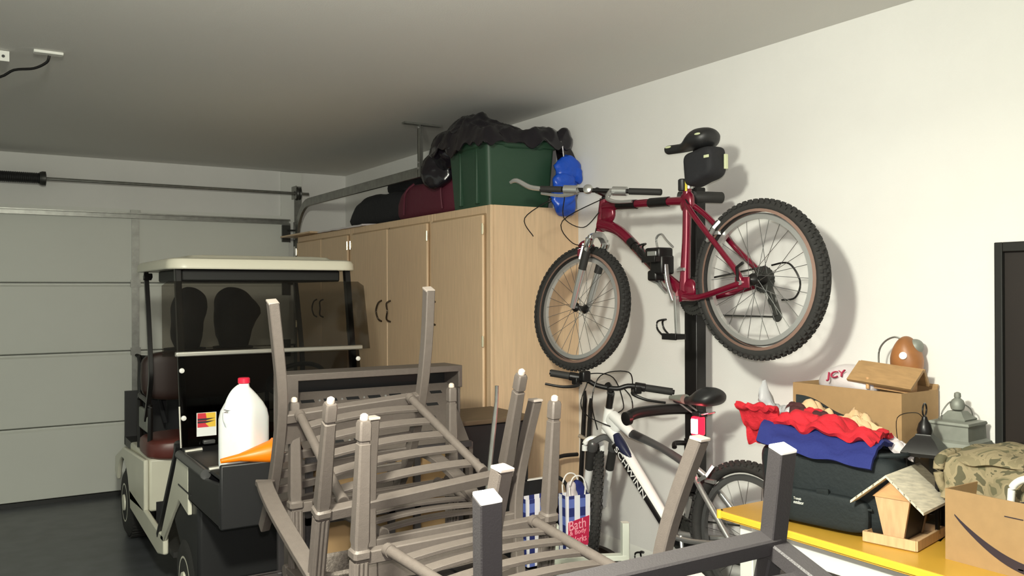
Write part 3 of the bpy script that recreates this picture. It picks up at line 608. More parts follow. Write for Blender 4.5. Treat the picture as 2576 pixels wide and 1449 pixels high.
for x in (.965,1.905):
    q = MB(); q.tube([(x,6.2,.70),(x,6.2,1.02),(x,6.12,1.045),(x,5.85,1.03),(x,5.80,.98),(x,5.82,.70)],.016,8,5); q.build('armrest','blackm',g)
    MB().box((x-.012,5.86,.84),(x+.012,6.16,.98)).build('hip_panel','lantg',g,bev=.01)
q = MB(); q.box((.98,6.42,.60),(1.89,6.98,.66)); q.box((.98,6.95,.60),(1.89,6.98,1.0)); q.build('bag_well','black',g)
q = MB(); q.tube([(1.0,6.35,.66),(1.0,6.40,1.25),(1.06,6.42,1.28),(1.81,6.42,1.28),(1.87,6.40,1.25),(1.87,6.35,.66)],.016,8,4); q.build('bag_rack','blackm',g)
# front cargo box with tube rails
q = MB(); q.prism([(.92,3.82,.70),(.92,3.82,.985),(.92,3.845,.985),(.92,3.845,.72),(.92,4.60,.72),(.92,4.60,.70)],(.97,0,0)); q.prism([(.92,3.845,.70),(.92,3.845,.90),(.92,4.15,.872),(.92,4.62,.872),(.92,4.62,.72),(.92,4.4,.70)],(.02,0,0)); q.prism([(1.87,3.845,.70),(1.87,3.845,.90),(1.87,4.15,.872),(1.87,4.62,.872),(1.87,4.62,.72),(1.87,4.4,.70)],(.02,0,0)); q.build('cargo_box','black',g,bev=.008)
MB().box((.94,3.845,.90),(1.87,4.60,.915)).build('cargo_lid','black',g,bev=.004)
for x in (.925,1.885):
    MB().tube([(x,4.12,.892),(x,4.70,.892)],.024,12).build('tube_rail','gunm',g)
for y in (4.10,4.62): MB().tube([(.935,y,.918),(1.02,y,.922)],.012,8).build('tie_bar','alu',g)
q = MB(); q.box((1.0,4.652,.985),(1.10,4.656,1.108)); 
st = q.build('sticker','stwh',g)
MB().prism([(1.004,4.651,1.032),(1.096,4.651,1.032),(1.096,4.651,1.106),(1.004,4.651,1.106)],(0,.001,0)).build('sticker_field','styel',st)
MB().prism([(1.004,4.6502,1.032),(1.062,4.6502,1.032),(1.045,4.6502,1.05),(1.05,4.6502,1.075),(1.045,4.6502,1.106),(1.004,4.6502,1.106)],(0,.001,0)).build('sticker_field','stred',st)
q = MB()
for z0 in (1.060,1.074): q.prism([(1.004,4.6494,z0-.006),(1.05,4.6494,z0-.006),(1.092,4.6494,z0+.004),(1.05,4.6494,z0+.004),(1.004,4.6494,z0+.004)],(0,.001,0))
q.build('sticker_flame','inkk',st)
MB().box((1.03,4.63,.945),(1.09,4.66,.965)).build('latch','gunm',g,bev=.004)
# steering wheel
q = MB(); c = V((1.70,5.17,1.20)); n_ = V((0,.62,.78)).normalized(); a_,b_ = axes(n_)
q.sweep([c+a_*(.17*math.cos(k*PI/18))+b_*(.17*math.sin(k*PI/18)) for k in range(37)],[(.014*math.cos(2*PI*k/8),.014*math.sin(2*PI*k/8)) for k in range(8)],hint=n_,cap=False)
for a in (.3,PI-.3,PI*1.5): q.tube([c,c+a_*(.165*math.cos(a))+b_*(.165*math.sin(a))],.012,8)
q.tube([c,c-n_*.35],.022,10); q.build('steering_wheel','black',g)
def cartwheel(x,y,s):
    wv = MB().lathe((x-s*.09,y,.245),(s,0,0),[(.14,0),(.20,.002),(.235,.02),(.245,.05),(.245,.13),(.235,.16),(.20,.178),(.14,.18)],40).build('wheel','rubber',g)
    q = MB(); q.lathe((x+s*.055,y,.245),(s,0,0),[(.142,0),(.145,.034),(.125,.036),(.11,.02),(.06,.024),(.055,.045),(.02,.05)],32); q.build('hubcap','cream',wv)
    q = MB()
    for k in range(44):
        a = 2*PI*k/44; q.cbox((x,y+.247*math.cos(a),.245+.247*math.sin(a)),(.13,.014,.008),Matrix.Rotation(a-PI/2,3,'X'))
    q.build('tread','rubber',wv)
for y in (4.62,6.62): cartwheel(1.02,y,-1); cartwheel(1.85,y,1)
# golf bags in the rear well, hoods up
def golfbag(c, fn, lab):
    t = thing('golf_bag', lab, 'golf bag', c, 'golf bags in the cart')
    MB().lathe(c,(0,0,1),[(.12,0),(.135,.02),(.13,.35),(.14,.62),(.15,.66)],28).build('bag_tube','fabblk',t)
    q = MB(); q.blob(V(c)+V((0,0,.85)),(.15,.14,.26),2.6,36,20,amp=.02,fr=9,seed=c[0]*7,fn=fn); q.build('rain_hood','fabblk',t)
    q = MB(); q.tube([V(c)+V((-.14,-.03,.6)),V(c)+V((-.2,-.05,.4)),V(c)+V((-.14,-.03,.12))],.018,8,5); q.build('shoulder_strap','fabblk',t)
golfbag((1.36,6.72,.662),lambda p: V((p.x*(.66+.22*(p.z+.26)/.52)+max(0,p.z)*.10+.02,p.y,p.z)),'black golf bag with rounded hood in cart behind the sticker side')
golfbag((1.72,6.74,.662),lambda p: V((p.x*(.78+.25*(p.z+.26)/.52)+(.085*max(0,1-abs(p.z-.08)/.10) if p.x > .03 else 0),p.y,p.z)),'black golf bag with beaked hood in cart, right of the rounded one')
# jug and funnel on the cargo lid
t = thing('milk_jug','white plastic gallon jug with red cap on golf cart front box','jug',(1.06,3.96,.916))
def jugR(p): return p
q = MB(); rs = []
for z,h,e,dx in ((0,.070,4,0),(.006,.080,4.5,0),(.03,.084,5,0),(.165,.084,5,0),(.19,.079,4.5,0),(.212,.068,3.5,0),(.234,.050,2.8,0),(.25,.034,2.3,0),(.260,.023,2,0),(.270,.021,2,0)):
    ring = []
    for k in range(40):
        a = 2*PI*k/40; ca,sa = math.cos(a),math.sin(a); r = h/((abs(ca)**e+abs(sa)**e)**(1/e)); r *= 1.08; ring.append((1.06+r*(ca*.80-sa*.60),3.965+r*(sa*.80+ca*.60),.916+z*1.50))
    rs.append(q.ring(ring))
q.skin(rs); q.build('body','milk',t)
q = MB(); q.tube([(1.0,3.945,1.10),(.975,3.935,1.17),(.985,3.935,1.235),(1.01,3.945,1.28),(1.04,3.958,1.305)],[.016,.018,.018,.018,.016],10,5); q.build('handle','milk',t)
MB().lathe((1.06,3.965,1.322),(0,0,1),[(.024,0),(.027,.002),(.027,.022),(.023,.026)],20).build('cap','redcap',t)
t = thing('funnel','orange plastic funnel lying in front of the milk jug','funnel',(1.03,3.835,.985))
q = MB(); q.lathe((.925,3.835,1.002),(1,.02,.085),[(.010,0),(.012,.02),(.017,.08),(.052,.225),(.060,.235),(.056,.235),(.047,.225),(.013,.08),(.008,.03)],28,cap=False); fn_ = q.build('cone','orange',t); fn_.data.transform(Matrix.Translation((0,0,0)))

# ------------------------------------------------------------------ bicycles
def wheel(parent, name, c, n, sidewall=None, knobs=64, cassette=False, nsp=28, rt_='rim'):
    # rim mesh placed at the hub, local z is the axle
    n = V(n).normalized(); a,b_ = axes(n); c = V(c) - OFF[parent.name]
    q = MB(); R0 = .272
    q.sweep([(R0*math.cos(2*PI*k/64),R0*math.sin(2*PI*k/64),0) for k in range(65)],[(.0,-.010),(.020,-.011),(.020,.011),(.0,.010),(-.006,.0)],hint=(0,0,1),cap=False)
    w_ = q.build(name, rt_); w_.parent = parent; OFF[w_.name] = V((0,0,0))
    w_.matrix_local = Matrix(((a.x,b_.x,n.x,c.x),(a.y,b_.y,n.y,c.y),(a.z,b_.z,n.z,c.z),(0,0,0,1)))
    q = MB(); pr = [(.024*math.cos(2*PI*k/12),.0255*math.sin(2*PI*k/12)) for k in range(12)]
    q.sweep([(.308*math.cos(2*PI*k/64),.308*math.sin(2*PI*k/64),0) for k in range(65)],pr,hint=(0,0,1),cap=False)
    for k in range(knobs):
        t_ = 2*PI*k/knobs; Rz = Matrix.Rotation(t_,3,'Z')
        for z,r,dt in ((0,.3315,0),(.014,.329,.5),(-.014,.329,.5),(.0235,.322,0),(-.0235,.322,0)):
            R_ = Matrix.Rotation(t_+dt*2*PI/knobs,3,'Z'); q.box((-.006,-.0075,-.0045),(.006,.0075,.0045),R_,R_@V((r,0,z)))
    q.build('tyre','rubber',w_)
    if sidewall:
        q = MB()
        for s in (1,-1): q.sweep([(.2955*math.cos(2*PI*k/64),.2955*math.sin(2*PI*k/64),s*.0165) for k in range(65)],[(-.009,-.003*s-.002),(.013,.0075*s-.002),(.013,.0075*s+.002),(-.009,-.003*s+.002)],hint=(0,0,1),cap=False)
        q.build('sidewall',sidewall,w_)
    MB().lathe((0,0,-.055),(0,0,1),[(.006,-.012),(.006,0),(.022,.012),(.026,.02),(.022,.026),(.014,.04),(.014,.072),(.022,.086),(.026,.092),(.022,.1),(.006,.11),(.006,.122)],20).build('hub','blackm',w_)
    sp = None
    for k in range(nsp):
        s = 1 if k%2 else -1; x = k//2%2; q = 2*PI*k/nsp
        a0 = q + (.9 if x else -.9)*(1 if s>0 else -1)
        if sp is None or k < 4:
            m_ = MB().tube([(.024*math.cos(a0-q),.024*math.sin(a0-q),s*.034),(.274,0,0)],.0013,5); o = m_.build('spoke','spoke',w_)
            if sp is None: sp = {}
            sp[(s,x)] = o.data
        else:
            o = bpy.data.objects.new('spoke',sp[(s,x)]); COL.objects.link(o); o.parent = w_
        o.rotation_euler = (0,0,q)
    if cassette:
        q = MB()
        for i,r in enumerate((.055,.050,.044,.038,.032,.028,.024)):
            z = .032+i*.0042; nt_ = 22; q.skin([q.ring([((r+(.003 if k%2 else 0))*math.cos(PI*k/nt_),(r+(.003 if k%2 else 0))*math.sin(PI*k/nt_),zz_) for k in range(2*nt_)]) for zz_ in (z,z+.002)])
        q.build('cassette','dkst',w_)
    return w_
def pedal(parent, c, flip=1):
    c = V(c); q = MB(); q.box(c+V((-.06,-.045,-.012)),c+V((.0,-.035,.012))); q.box(c+V((-.06,.035,-.012)),c+V((.0,.045,.012))); q.box(c+V((-.062,-.045,-.014)),c+V((-.055,.045,.014))); q.box(c+V((-.008,-.04,-.012)),c+V((-.002,.04,.012))); q.tube([c+V((-.06,0,0)),c+V((.012,0,0))],.009,8)
    q.tube([c+V((-.05,.045,.0)),c+V((-.05,.085,.03)),c+V((-.045,.09,.065)),c+V((-.03,.05,.075)),c+V((-.015,.09,.065)),c+V((-.01,.085,.03)),c+V((-.01,.045,.0))],.005,6,4); q.build('pedal','blackm',parent,bev=.002)
def crank(parent, c, ang, side, m='silver'):
    c = V(c); d = V((0,math.cos(ang),math.sin(ang))); q = MB()
    q.bar([c+V((side*.0,0,0)),c+d*.09+V((side*.008,0,0)),c+d*.175+V((side*.014,0,0))],.014,.024,3,hint=(1,0,0),scale=None); q.build('crank_arm',m,parent,bev=.003); return c+d*.172+V((side*.016,0,0))
def chainrings(parent, c, rr=(.085,.068,.048)):
    for i,r in enumerate(rr):
        q = MB(); x = c[0]+.045-i*.006; nt_ = int(r*450)
        q.skin([q.ring([(x_,c[1]+(r+(.004 if k%2 else 0))*math.cos(PI*k/nt_),c[2]+(r+(.004 if k%2 else 0))*math.sin(PI*k/nt_)) for k in range(2*nt_)]) for x_ in (x,x+.003)]); q.build('chainring','dkst',parent)
def saddle(parent, nose, tail, zt, wid, m, drop=.05, name='saddle'):
    nose = V(nose); tail = V(tail); L_ = (tail-nose); q = MB(); rs = []; n = 36
    sd = V((-L_.y,L_.x,0)).normalized()
    for i in range(n+1):
        t_ = i/n; c = nose + L_*t_; e = min(1,math.sqrt(max(0,1-((t_-.80)/.20)**2)) if t_ > .80 else 1)*min(1,math.sqrt(max(0,1-(1-t_/.10)**2)) if t_ < .10 else 1)
        e = max(e,.05); k = max(0,min(1,(t_-.30)/.42)); k = k*k*(3-2*k)
        hw = wid*(.22+.78*k)*e; h = (.016+.016*k)*e; dn = drop*(.42+.58*k)*e; zc = c.z + zt*k
        ring = []
        for j in range(28):
            u = 2*PI*j/28; x = hw*math.cos(u); z = (h if math.sin(u) > 0 else dn)*math.sin(u) - .25*x*x/wid
            ring.append(V((c.x,c.y,zc+z))+sd*x)
        rs.append(q.ring(ring))
    q.skin(rs); return q.build(name,m,parent,ang=60)
def cables(parent, lst, r=.0027, m='blackm'):
    for p in lst: MB().tube(p,r,6,6).build('cable',m,parent)

# red bike, hung along the right wall: forward is +y
XB = 2.77
rb = thing('mountain_bike','burgundy mountain bike hung high along the white wall','bicycle',(XB,2.9,1.78))
rear = V((XB,2.453,1.785)); bb = V((XB,2.885,1.715)); ht = V((XB,3.478,2.195)); hb = V((XB,3.502,2.065)); st = V((XB,2.868,2.185))
q = MB(); q.tube([ht+V((0,-.006,.02)),hb+V((0,.006,-.015))],.024,18)
q.tube([ht+V((0,-.01,-.02)),(XB,3.30,2.170),(XB,3.0,2.158),st+V((0,0,-.035))],[.026,.021,.020,.022],16,5)
q.tube([hb+V((0,-.005,.02)),(XB,3.34,2.035),(XB,3.1,1.86),bb+V((0,.02,.02))],[.034,.027,.025,.028],16,5)
q.tube([bb+V((0,0,-.02)),bb+V((0,-.002,.1)),(XB,2.873,2.0),st+V((0,0,.02))],[.030,.024,.020,.021],16,5)
q.tube([bb+V((-.036,0,0)),bb+V((.036,0,0))],.027,18)
q.blob(ht+V((0,-.03,-.055)),(.022,.06,.055),2.4,20,12); q.blob(bb+V((0,-.02,.03)),(.022,.055,.05),2.4,20,12); q.blob(st+V((0,-.0,-.04)),(.022,.04,.05),2.4,20,12)
q.build('frame','red',rb,ang=50)
for s in (-1,1):
    dr = rear + V((s*.068,.03,-.012)); q = MB()
    q.tube([st+V((s*.012,-.01,-.05)),(XB+s*.042,2.78,2.07),(XB+s*.055,2.62,1.92),dr+V((0,.025,.045)),dr],[.014,.013,.0125,.013,.012],12,5)
    q.tube([bb+V((s*.025,-.02,-.005)),(XB+s*.045,2.75,1.71),dr+V((0,.05,-.015)),dr],[.017,.014,.014,.012],12,5)
    q.cbox(dr+V((0,-.005,0)),(.009,.075,.045)); q.build('rear_triangle','red',rb,ang=50,bev=.002)
    MB().tube([dr+V((-.012*1,0,0)),dr+V((.012,0,0))],.011,12).build('axle_nut','silver',rb)
for a_,b_2 in (((XB,3.36,2.173),(XB,3.22,2.1655)),((XB,3.12,2.1625),(XB,2.99,2.158))): MB().tube([a_,b_2],.0235,14).build('tube_wrap','blackm',rb)
wheel(rb,'rear_wheel',rear,(1,.04,0),'tan',70,True)
# front end, wheel turned and leaning
phi = math.radians(-9); fd = V((math.sin(phi),math.cos(phi),0)); lean = math.radians(9)
fc = V((2.75,3.655,1.648)); nn = (V((math.cos(phi),-math.sin(phi),0))*math.cos(lean)+V((0,0,-1))*math.sin(lean)).normalized(); upw = nn.cross(fd)*1
if upw.z < 0: upw = -upw
wheel(rb,'front_wheel',fc,nn,'tan',70)
cr = hb+V((-.0,.012,-.035))
for s in (-1,1):
    a0 = fc+nn*(s*.058); top = cr+nn*(s*.062)+V((0,.02,-.045)); q = MB(); q.tube([a0+(top-a0)*-.02,a0+(top-a0)*.30,a0+(top-a0)*.60],[.015,.0185,.0195],14,3); q.build('fork_lower','silver',rb)
    MB().tube([a0+(top-a0)*.58,a0+(top-a0)*.72,a0+(top-a0)*.86],.021,14).build('fork_boot','grip',rb)
    q = MB(); q.tube([a0+(top-a0)*.84,top],.0145,14); q.lathe(top,(top-a0).normalized(),[(.020,-.03),(.023,-.02),(.023,.015),(.014,.022),(.012,.035)],16); q.build('fork_stanchion','chrome',rb)
q = MB(); q.bar([cr+nn*-.068+V((0,.018,-.045)),cr+nn*-.04+V((0,.014,-.012)),cr,cr+nn*.04+V((0,.014,-.012)),cr+nn*.068+V((0,.018,-.045))],.034,.028,4,hint=(0,0,1)); q.build('fork_crown','silver',rb)
q = MB(); m0 = cr*.52+fc*.48; P = []
arch = [nn*-.058,nn*-.05+V((0,-.005,.06)),V((0,-.01,.085)),nn*.05+V((0,-.005,.06)),nn*.058]
q.tube([fc+upw*.27+V((0,-.01,.0))+d for d in arch],.012,10,5); q.build('brake_arch','red',rb)
for s in (-1,1):
    q = MB(); q.bar([fc+upw*.255+nn*(s*.05)+V((-.02,-.03,0)),fc+upw*.34+nn*(s*.045)+V((-.02,-.045,0))],.016,.012); q.cbox(fc+upw*.275+nn*(s*.03)+V((0,-.04,0)),(.018,.05,.014)); q.build('front_brake','silver',rb,bev=.002)
# handlebar twisted nearly parallel with the top tube
bc = V((2.665,3.40,2.245)); bd = V((.52,-.85,-.08)).normalized()
q = MB(); q.tube([ht+V((0,0,.0)),ht+V((0,-.015,.045))],.016,12); q.tube([ht+V((0,-.015,.045)),bc],[.018,.016],12); q.build('stem','blackm',rb)
MB().tube([bc-bd*.31,bc+bd*.33],.0115,12).build('handlebar','blackm',rb)
for s,a0,a1 in ((1,.17,.335),(-1,.19,.315)):
    MB().tube([bc+bd*(s*a0),bc+bd*(s*(a1-.004)),bc+bd*(s*a1)],[.0165,.0165,.013],14).build('grip','grip',rb)
    MB().tube([bc+bd*(s*(a0-.085)),bc+bd*(s*(a0-.012))],.023,16).build('twist_shifter','silver',rb)
    p = bc+bd*(s*(a0-.095)); fwd = V((-.80,-.35,-.45)).normalized() if s > 0 else V((-.40,.75,.05)).normalized(); q = MB(); q.tube([p,p+fwd*.045+V((0,0,-.02)),p+fwd*.06+bd*(s*.05)+V((0,0,-.03)),p+fwd*.075+bd*(s*.14)+V((0,0,-.02))],[.014,.012,.009,.007],8,4); q.build('brake_lever','silver',rb)
MB().lathe(bc-bd*.04+V((-.01,0,.005)),(-.8,-.5,.2),[(.01,-.03),(.024,-.01),(.026,.0),(.022,.012),(.008,.018)],18).build('bell','silver',rb)
q = MB(); e = bc-bd*.315; q.tube([e+bd*.02,e+V((-.045,.03,.01)),e+V((-.10,.07,.045)),e+V((-.12,.10,.035))],[.012,.013,.012,.008],8,4); q.build('bar_end','silver',rb)
cables(rb,[[bc+bd*.1+V((-.05,0,-.03)),(2.58,3.58,2.10),(2.66,3.60,1.99),(2.75,3.56,1.99),hb+V((-.03,0,.0))],[bc-bd*.15+V((-.03,0,-.04)),(2.62,3.62,2.12),(2.70,3.56,2.07),ht+V((-.03,0,-.05))],[bc-bd*.22+V((-.03,0,-.05)),(2.44,3.72,2.12),(2.52,3.76,2.03)]])
# seat, post, bag
MB().tube([st,(XB,2.845,2.26),(XB,2.81,2.37)],.0145,12).build('seat_post','blackm',rb)
MB().lathe((XB,2.858,2.205),(0,-.12,1),[(.02,0),(.021,.02),(.016,.021)],14).build('seat_clamp','silver',rb)
MB().tube([(XB-.022,2.853,2.192),(XB-.024,2.85,2.255)],.0055,8).build('yellow_tag','yellowt',rb)
MB().lathe((XB-.02,2.878,2.195),(0,0,1),[(.018,0),(.020,.004),(.020,.05),(.014,.055)],14).build('bottle_mount','black',rb)
sd_ = saddle(rb,(XB-.03,2.985,2.398),(XB-.02,2.672,2.385),.042,.072,'black',.062)
for c_,r_ in (((XB-.046,2.945,2.402),.020),((XB-.088,2.715,2.424),.018)):
    q = MB(); q.blob(c_,(.004,r_,.005),2.2,14,8); q.build('saddle_emblem','reflect',sd_)
bg = MB().blob((XB-.02,2.738,2.292),(.058,.088,.072),5,40,20,amp=.006,fr=14,fn=lambda p: V((p.x,p.y*(1-.0*p.z),p.z+(.026 if p.z < 0 else .012)*(-p.y/.088)*.9))).build('seat_bag','fabblk',rb)
q = MB(); q.box((XB-.081,2.655,2.315),(XB-.077,2.685,2.328)); q.box((XB+.006,2.642,2.27),(XB+.026,2.650,2.335)); q.build('bag_trim','reflect',bg,bev=.002)
# drivetrain
chainrings(rb,bb)
p = crank(rb,bb+V((-.055,0,.0)),math.radians(-98),-1); p2 = crank(rb,bb+V((.065,0,0)),math.radians(50),1); pedal(rb,p+V((-.01,-.02,-.01)))
cb = V((XB-.075,2.975,1.80)); q = MB(); q.bar([bb+V((-.045,.03,-.02)),bb+V((-.055,.055,.06)),bb+V((-.055,.07,.15))],.014,.022,3,hint=(1,0,0)); q.build('crank_arm','silver',rb)
pedal(rb,(XB-.06,3.0,1.885)); 
q = MB(); q.cbox((XB-.05,3.005,1.915),(.09,.10,.05)); q.cbox((XB-.045,2.99,1.86),(.08,.085,.09)); q.cbox((XB-.05,3.02,1.81),(.07,.06,.05)); lk = q.build('lock_body','blackm',rb,bev=.01); MB().cbox((XB-.098,3.0,1.912),(.006,.06,.022)).build('lock_plate','silver',lk,bev=.002)
MB().tube([(XB-.03,3.03,1.925),(XB-.03,3.045,1.985),(XB-.03,3.01,2.005),(XB-.03,2.975,1.975),(XB-.03,2.93,1.94)],.005,8,5).build('bottle_cage','silver',rb)
q = MB(); q.bar([(XB-.035,3.07,1.79),(XB-.04,3.02,1.775),(XB-.04,2.96,1.73)],.02,.012); q.bar([(XB-.035,3.03,1.80),(XB-.04,2.99,1.755)],.012,.012); q.build('toe_clip','silver',rb)
q = MB(); q.tube([(XB-.03,3.225,1.975),(XB-.03,3.03,1.83)],.017,12); q.tube([(XB-.03,3.235,1.985),(XB-.03,3.205,1.96)],.022,12); q.build('frame_pump','blackm',rb)
q = MB(); q.tube([bb+V((.03,-.06,.07)),rear+V((.045,0,.055))],.0045,6); q.tube([bb+V((.03,-.05,-.085)),rear+V((.045,-.06,-.155))],.0045,6); q.build('chain','dkst',rb)
q = MB(); q.bar([rear+V((.05,-.01,-.03)),rear+V((.052,-.035,-.09)),rear+V((.05,-.06,-.15))],.02,.03,4,hint=(1,0,0)); q.lathe(rear+V((.04,-.06,-.15)),(1,0,0),[(.022,0),(.026,.004),(.022,.01)],16); q.lathe(rear+V((.04,-.035,-.085)),(1,0,0),[(.02,0),(.024,.004),(.02,.01)],16); q.build('rear_derailleur','dkst',rb)
cables(rb,[[rear+V((.07,-.01,.06)),rear+V((.07,-.10,.065)),rear+V((.07,-.155,-.01)),rear+V((.07,-.13,-.075)),rear+V((.06,-.07,-.085))],[st+V((-.02,-.01,-.03)),(XB-.03,2.80,2.09),(XB-.045,2.70,1.985)]],.004)
for s in (-1,1):
    q = MB(); q.bar([(XB+s*.045,2.70,1.955),(XB+s*.05,2.655,2.01),(XB+s*.03,2.64,2.04)],.012,.016); q.cbox((XB+s*.03,2.665,1.99),(.016,.05,.016)); q.build('rear_brake','silver',rb,bev=.003)
q = MB(); q.bar([rear+V((-.085,.035,-.005)),rear+V((-.095,.03,.05)),rear+V((-.09,.0,.07))],.012,.010); q.build('quick_release','blackm',rb)
MB().tube([(XB-.024,2.905,1.835),(XB-.028,2.86,1.837)],.008,8).build('front_derailleur','silver',rb)

# white bike, hung below
XW = 2.77
wb = thing('mountain_bike','white mountain bike with black curved top bar, low on the wall behind the bench end','bicycle',(XW,2.95,.65))
rear = V((XW,2.506,.685)); bb = V((XW,2.975,.605)); ht = V((XW,3.442,1.118)); hb = V((XW,3.466,1.030)); st = V((XW,2.845,.985))
q = MB(); q.tube([ht+V((0,-.004,.02)),hb+V((0,.006,-.02))],.025,18); q.blob(ht+V((0,-.035,-.05)),(.024,.06,.055),2.4,20,12)
q.tube([hb+V((0,-.01,.02)),(XW,3.36,.978),(XW,3.20,.832),bb+V((0,.01,.02))],[.034,.029,.028,.028],18,5)
q.build('frame','whitep',wb,ang=50)
q = MB(); q.tube([ht+V((0,-.035,-.015)),(XW,3.33,1.070),(XW,3.26,1.030)],[.028,.030,.024],16,4); q.build('top_tube_lug','whitep',wb,ang=50)
q = MB(); q.tube([(XW,3.27,1.034),(XW,3.05,.995),st+V((0,0,-.05))],[.022,.018,.020],16,4); q.tube([bb,(XW,2.93,.75),st+V((0,0,.02))],[.024,.019,.019],16,4); q.tube([bb+V((-.036,0,0)),bb+V((.036,0,0))],.026,16); q.build('rear_frame','gunm',wb,ang=50)
q = MB(); d_ = (bb-hb).normalized(); a0 = hb+V((-.0,-.04,-.015)); q.tube([(XW-.006,3.375,1.010),(XW-.010,3.33,.965),(XW-.006,3.26,.905)],[.020,.027,.014],14,4); q.build('navy_panel','navy',wb)
q = MB(); q.tube([(XW-.012,3.37,.962),(XW-.012,3.20,.808),bb+V((-.012,.02,.02))],[.024,.024,.022],14,4); q.build('dark_underside','blackm',wb)
text('SCHWINN','lettering','whitep',wb,V((XW-.0365,3.355,.942)),V((0,-.735,-.678)),V((0,-.678,.735)),.30,.030,.0006)
for s in (-1,1):
    dr = rear+V((s*.068,.035,-.012)); q = MB(); q.tube([st+V((s*.014,-.01,-.05)),(XW+s*.045,2.74,.86),dr],[.014,.013,.012],12,5); q.tube([bb+V((s*.025,-.02,0)),(XW+s*.05,2.80,.62),dr],[.015,.013,.012],12,5); q.cbox(dr,(.009,.06,.05)); q.build('rear_triangle','silver',wb,bev=.002,ang=50)
    q = MB(); q.bar([(XW+s*.05,2.755,.90),(XW+s*.055,2.70,.93),(XW+s*.03,2.685,.975)],.013,.016); q.cbox((XW+s*.03,2.70,.905),(.02,.055,.016)); q.build('rear_brake','silver',wb,bev=.003)
wheel(wb,'rear_wheel',rear,(1,0,0),None,60,True,24,'gunm')
ph = math.radians(36); fd = V((math.sin(ph),math.cos(ph),0)); nn = V((math.cos(ph),-math.sin(ph),0)); fc = V((2.835,3.655,.588))
wheel(wb,'front_wheel',fc,(nn+V((0,0,-.08))).normalized(),None,60,False,24,'gunm')
cr = hb+V((.0,.012,-.045))
for s in (-1,1):
    a0 = fc+nn*(s*.052); top = cr+nn*(s*.054)+V((0,.01,-.035)); v_ = top-a0
    MB().tube([a0-v_*.02,a0+v_*.35,a0+v_*.62],[.016,.020,.021],14,3).build('fork_lower','whitep',wb)
    MB().tube([a0+v_*.60,a0+v_*.80,a0+v_*.93],.0225,14).build('fork_boot','grip',wb)
    MB().lathe(top,v_.normalized(),[(.026,-.04),(.027,0),(.02,.012),(.008,.02)],16).build('fork_cap','gunm',wb)
q = MB(); q.bar([cr+nn*-.055+V((0,.01,-.03)),cr,cr+nn*.055+V((0,.01,-.03))],.030,.03,4,hint=(0,0,1)); q.build('fork_crown','gunm',wb)
q = MB(); q.tube([fc+V((0,0,.29))+d+V((-.062,-.079,.02)) for d in (nn*-.046,nn*-.040+V((0,0,.045)),V((0,0,.065)),nn*.040+V((0,0,.045)),nn*.046)],.015,10,5); q.build('brake_arch','whitep',wb)
bc = V((2.73,3.405,1.262)); bd = V((.79,-.61,-.15)).normalized()
q = MB(); q.tube([ht+V((0,0,.02)),ht+V((0,-.02,.10)),V((XW-.01,3.415,1.22))],[.018,.019,.02],12); q.tube([(XW-.01,3.41,1.235),bc],.019,12); q.build('stem','blackm',wb)
q = MB(); q.tube([bc-bd*.295+V((0,0,.02)),bc-bd*.13+V((0,0,.016)),bc-bd*.05+V((0,0,-.01)),bc+bd*.05+V((0,0,-.01)),bc+bd*.13+V((0,0,.016)),bc+bd*.34+V((0,0,.016))],.0125,12,5); q.build('handlebar','blackm',wb)
for s in (-1,1):
    MB().tube([bc+bd*(s*.185)+V((0,0,.016)),bc+bd*(s*(.33 if s > 0 else .29))+V((0,0,.017))],.0185,14).build('grip','grip',wb)
    q = MB(); q.tube([bc+bd*(s*.14)+V((0,0,.016)),bc+bd*(s*.195)+V((0,0,.016))],.022,14); q.cbox(bc+bd*(s*.15)+V((-.02,-.02,.0)),(.04,.04,.035)); q.build('shifter','blackm',wb,bev=.004)
    p = bc+bd*(s*.14)+V((-.03,-.03,.0)); q = MB(); q.tube([p,p+V((-.03,-.03,-.015)),p+bd*(s*.07)+V((-.045,-.045,-.03)),p+bd*(s*.16)+V((-.04,-.04,-.03))],[.010,.009,.007,.006],8,4); q.build('brake_lever','blackm',wb)
q = MB(); q.cbox(bc-bd*.11+V((-.02,-.02,.03)),(.05,.04,.055)); q.build('bike_computer','blackm',wb,bev=.008)
cables(wb,[[bc-bd*.13,(2.66,3.45,1.32),(2.75,3.38,1.30),(2.80,3.36,1.16),ht+V((.02,-.05,.0))],[bc+bd*.13,(2.80,3.32,1.33),(2.70,3.42,1.31),(2.66,3.44,1.18),(2.71,3.46,1.03)],[bc-bd*.1,(2.62,3.48,1.17),(2.66,3.47,1.10),(2.75,3.40,1.05)],[bc+bd*.08,(2.80,3.30,1.2),(2.80,3.30,1.12),(2.77,3.36,1.05)]],.0032)
MB().tube([st,(XW,2.815,1.08),(XW,2.79,1.20)],.014,12).build('seat_post','blackm',wb)
sd_ = saddle(wb,(XW-.02,2.945,1.240),(XW,2.665,1.248),.034,.080,'black',.052)
q = MB(); rs = []
for i in range(7):
    t_ = i/6; c = V((XW-.024,2.962-.10*t_,1.243+.004*t_)); hw = (.008+.022*t_)
    rs.append(q.ring([c+V((hw*math.cos(u_),0,(.010+.012*t_)*math.sin(u_))) for u_ in [2*PI*k/16 for k in range(16)]]))
q.skin(rs); q.build('saddle_nose_cover','lantg',sd_)
q = MB(); q.tube([(XW-.02,2.90,1.222),(XW-.02,2.80,1.185),(XW-.02,2.72,1.20)],.004,8,4); q.tube([(XW+.02,2.90,1.222),(XW+.02,2.80,1.185),(XW+.02,2.72,1.20)],.004,8,4); q.build('saddle_rail','silver',wb)
tl = MB().cbox((XW-.02,2.785,1.135),(.05,.045,.085)).build('tail_reflector','glint_red',wb,bev=.008)  # unlit reflector; its flash glint is put in as glowing colour
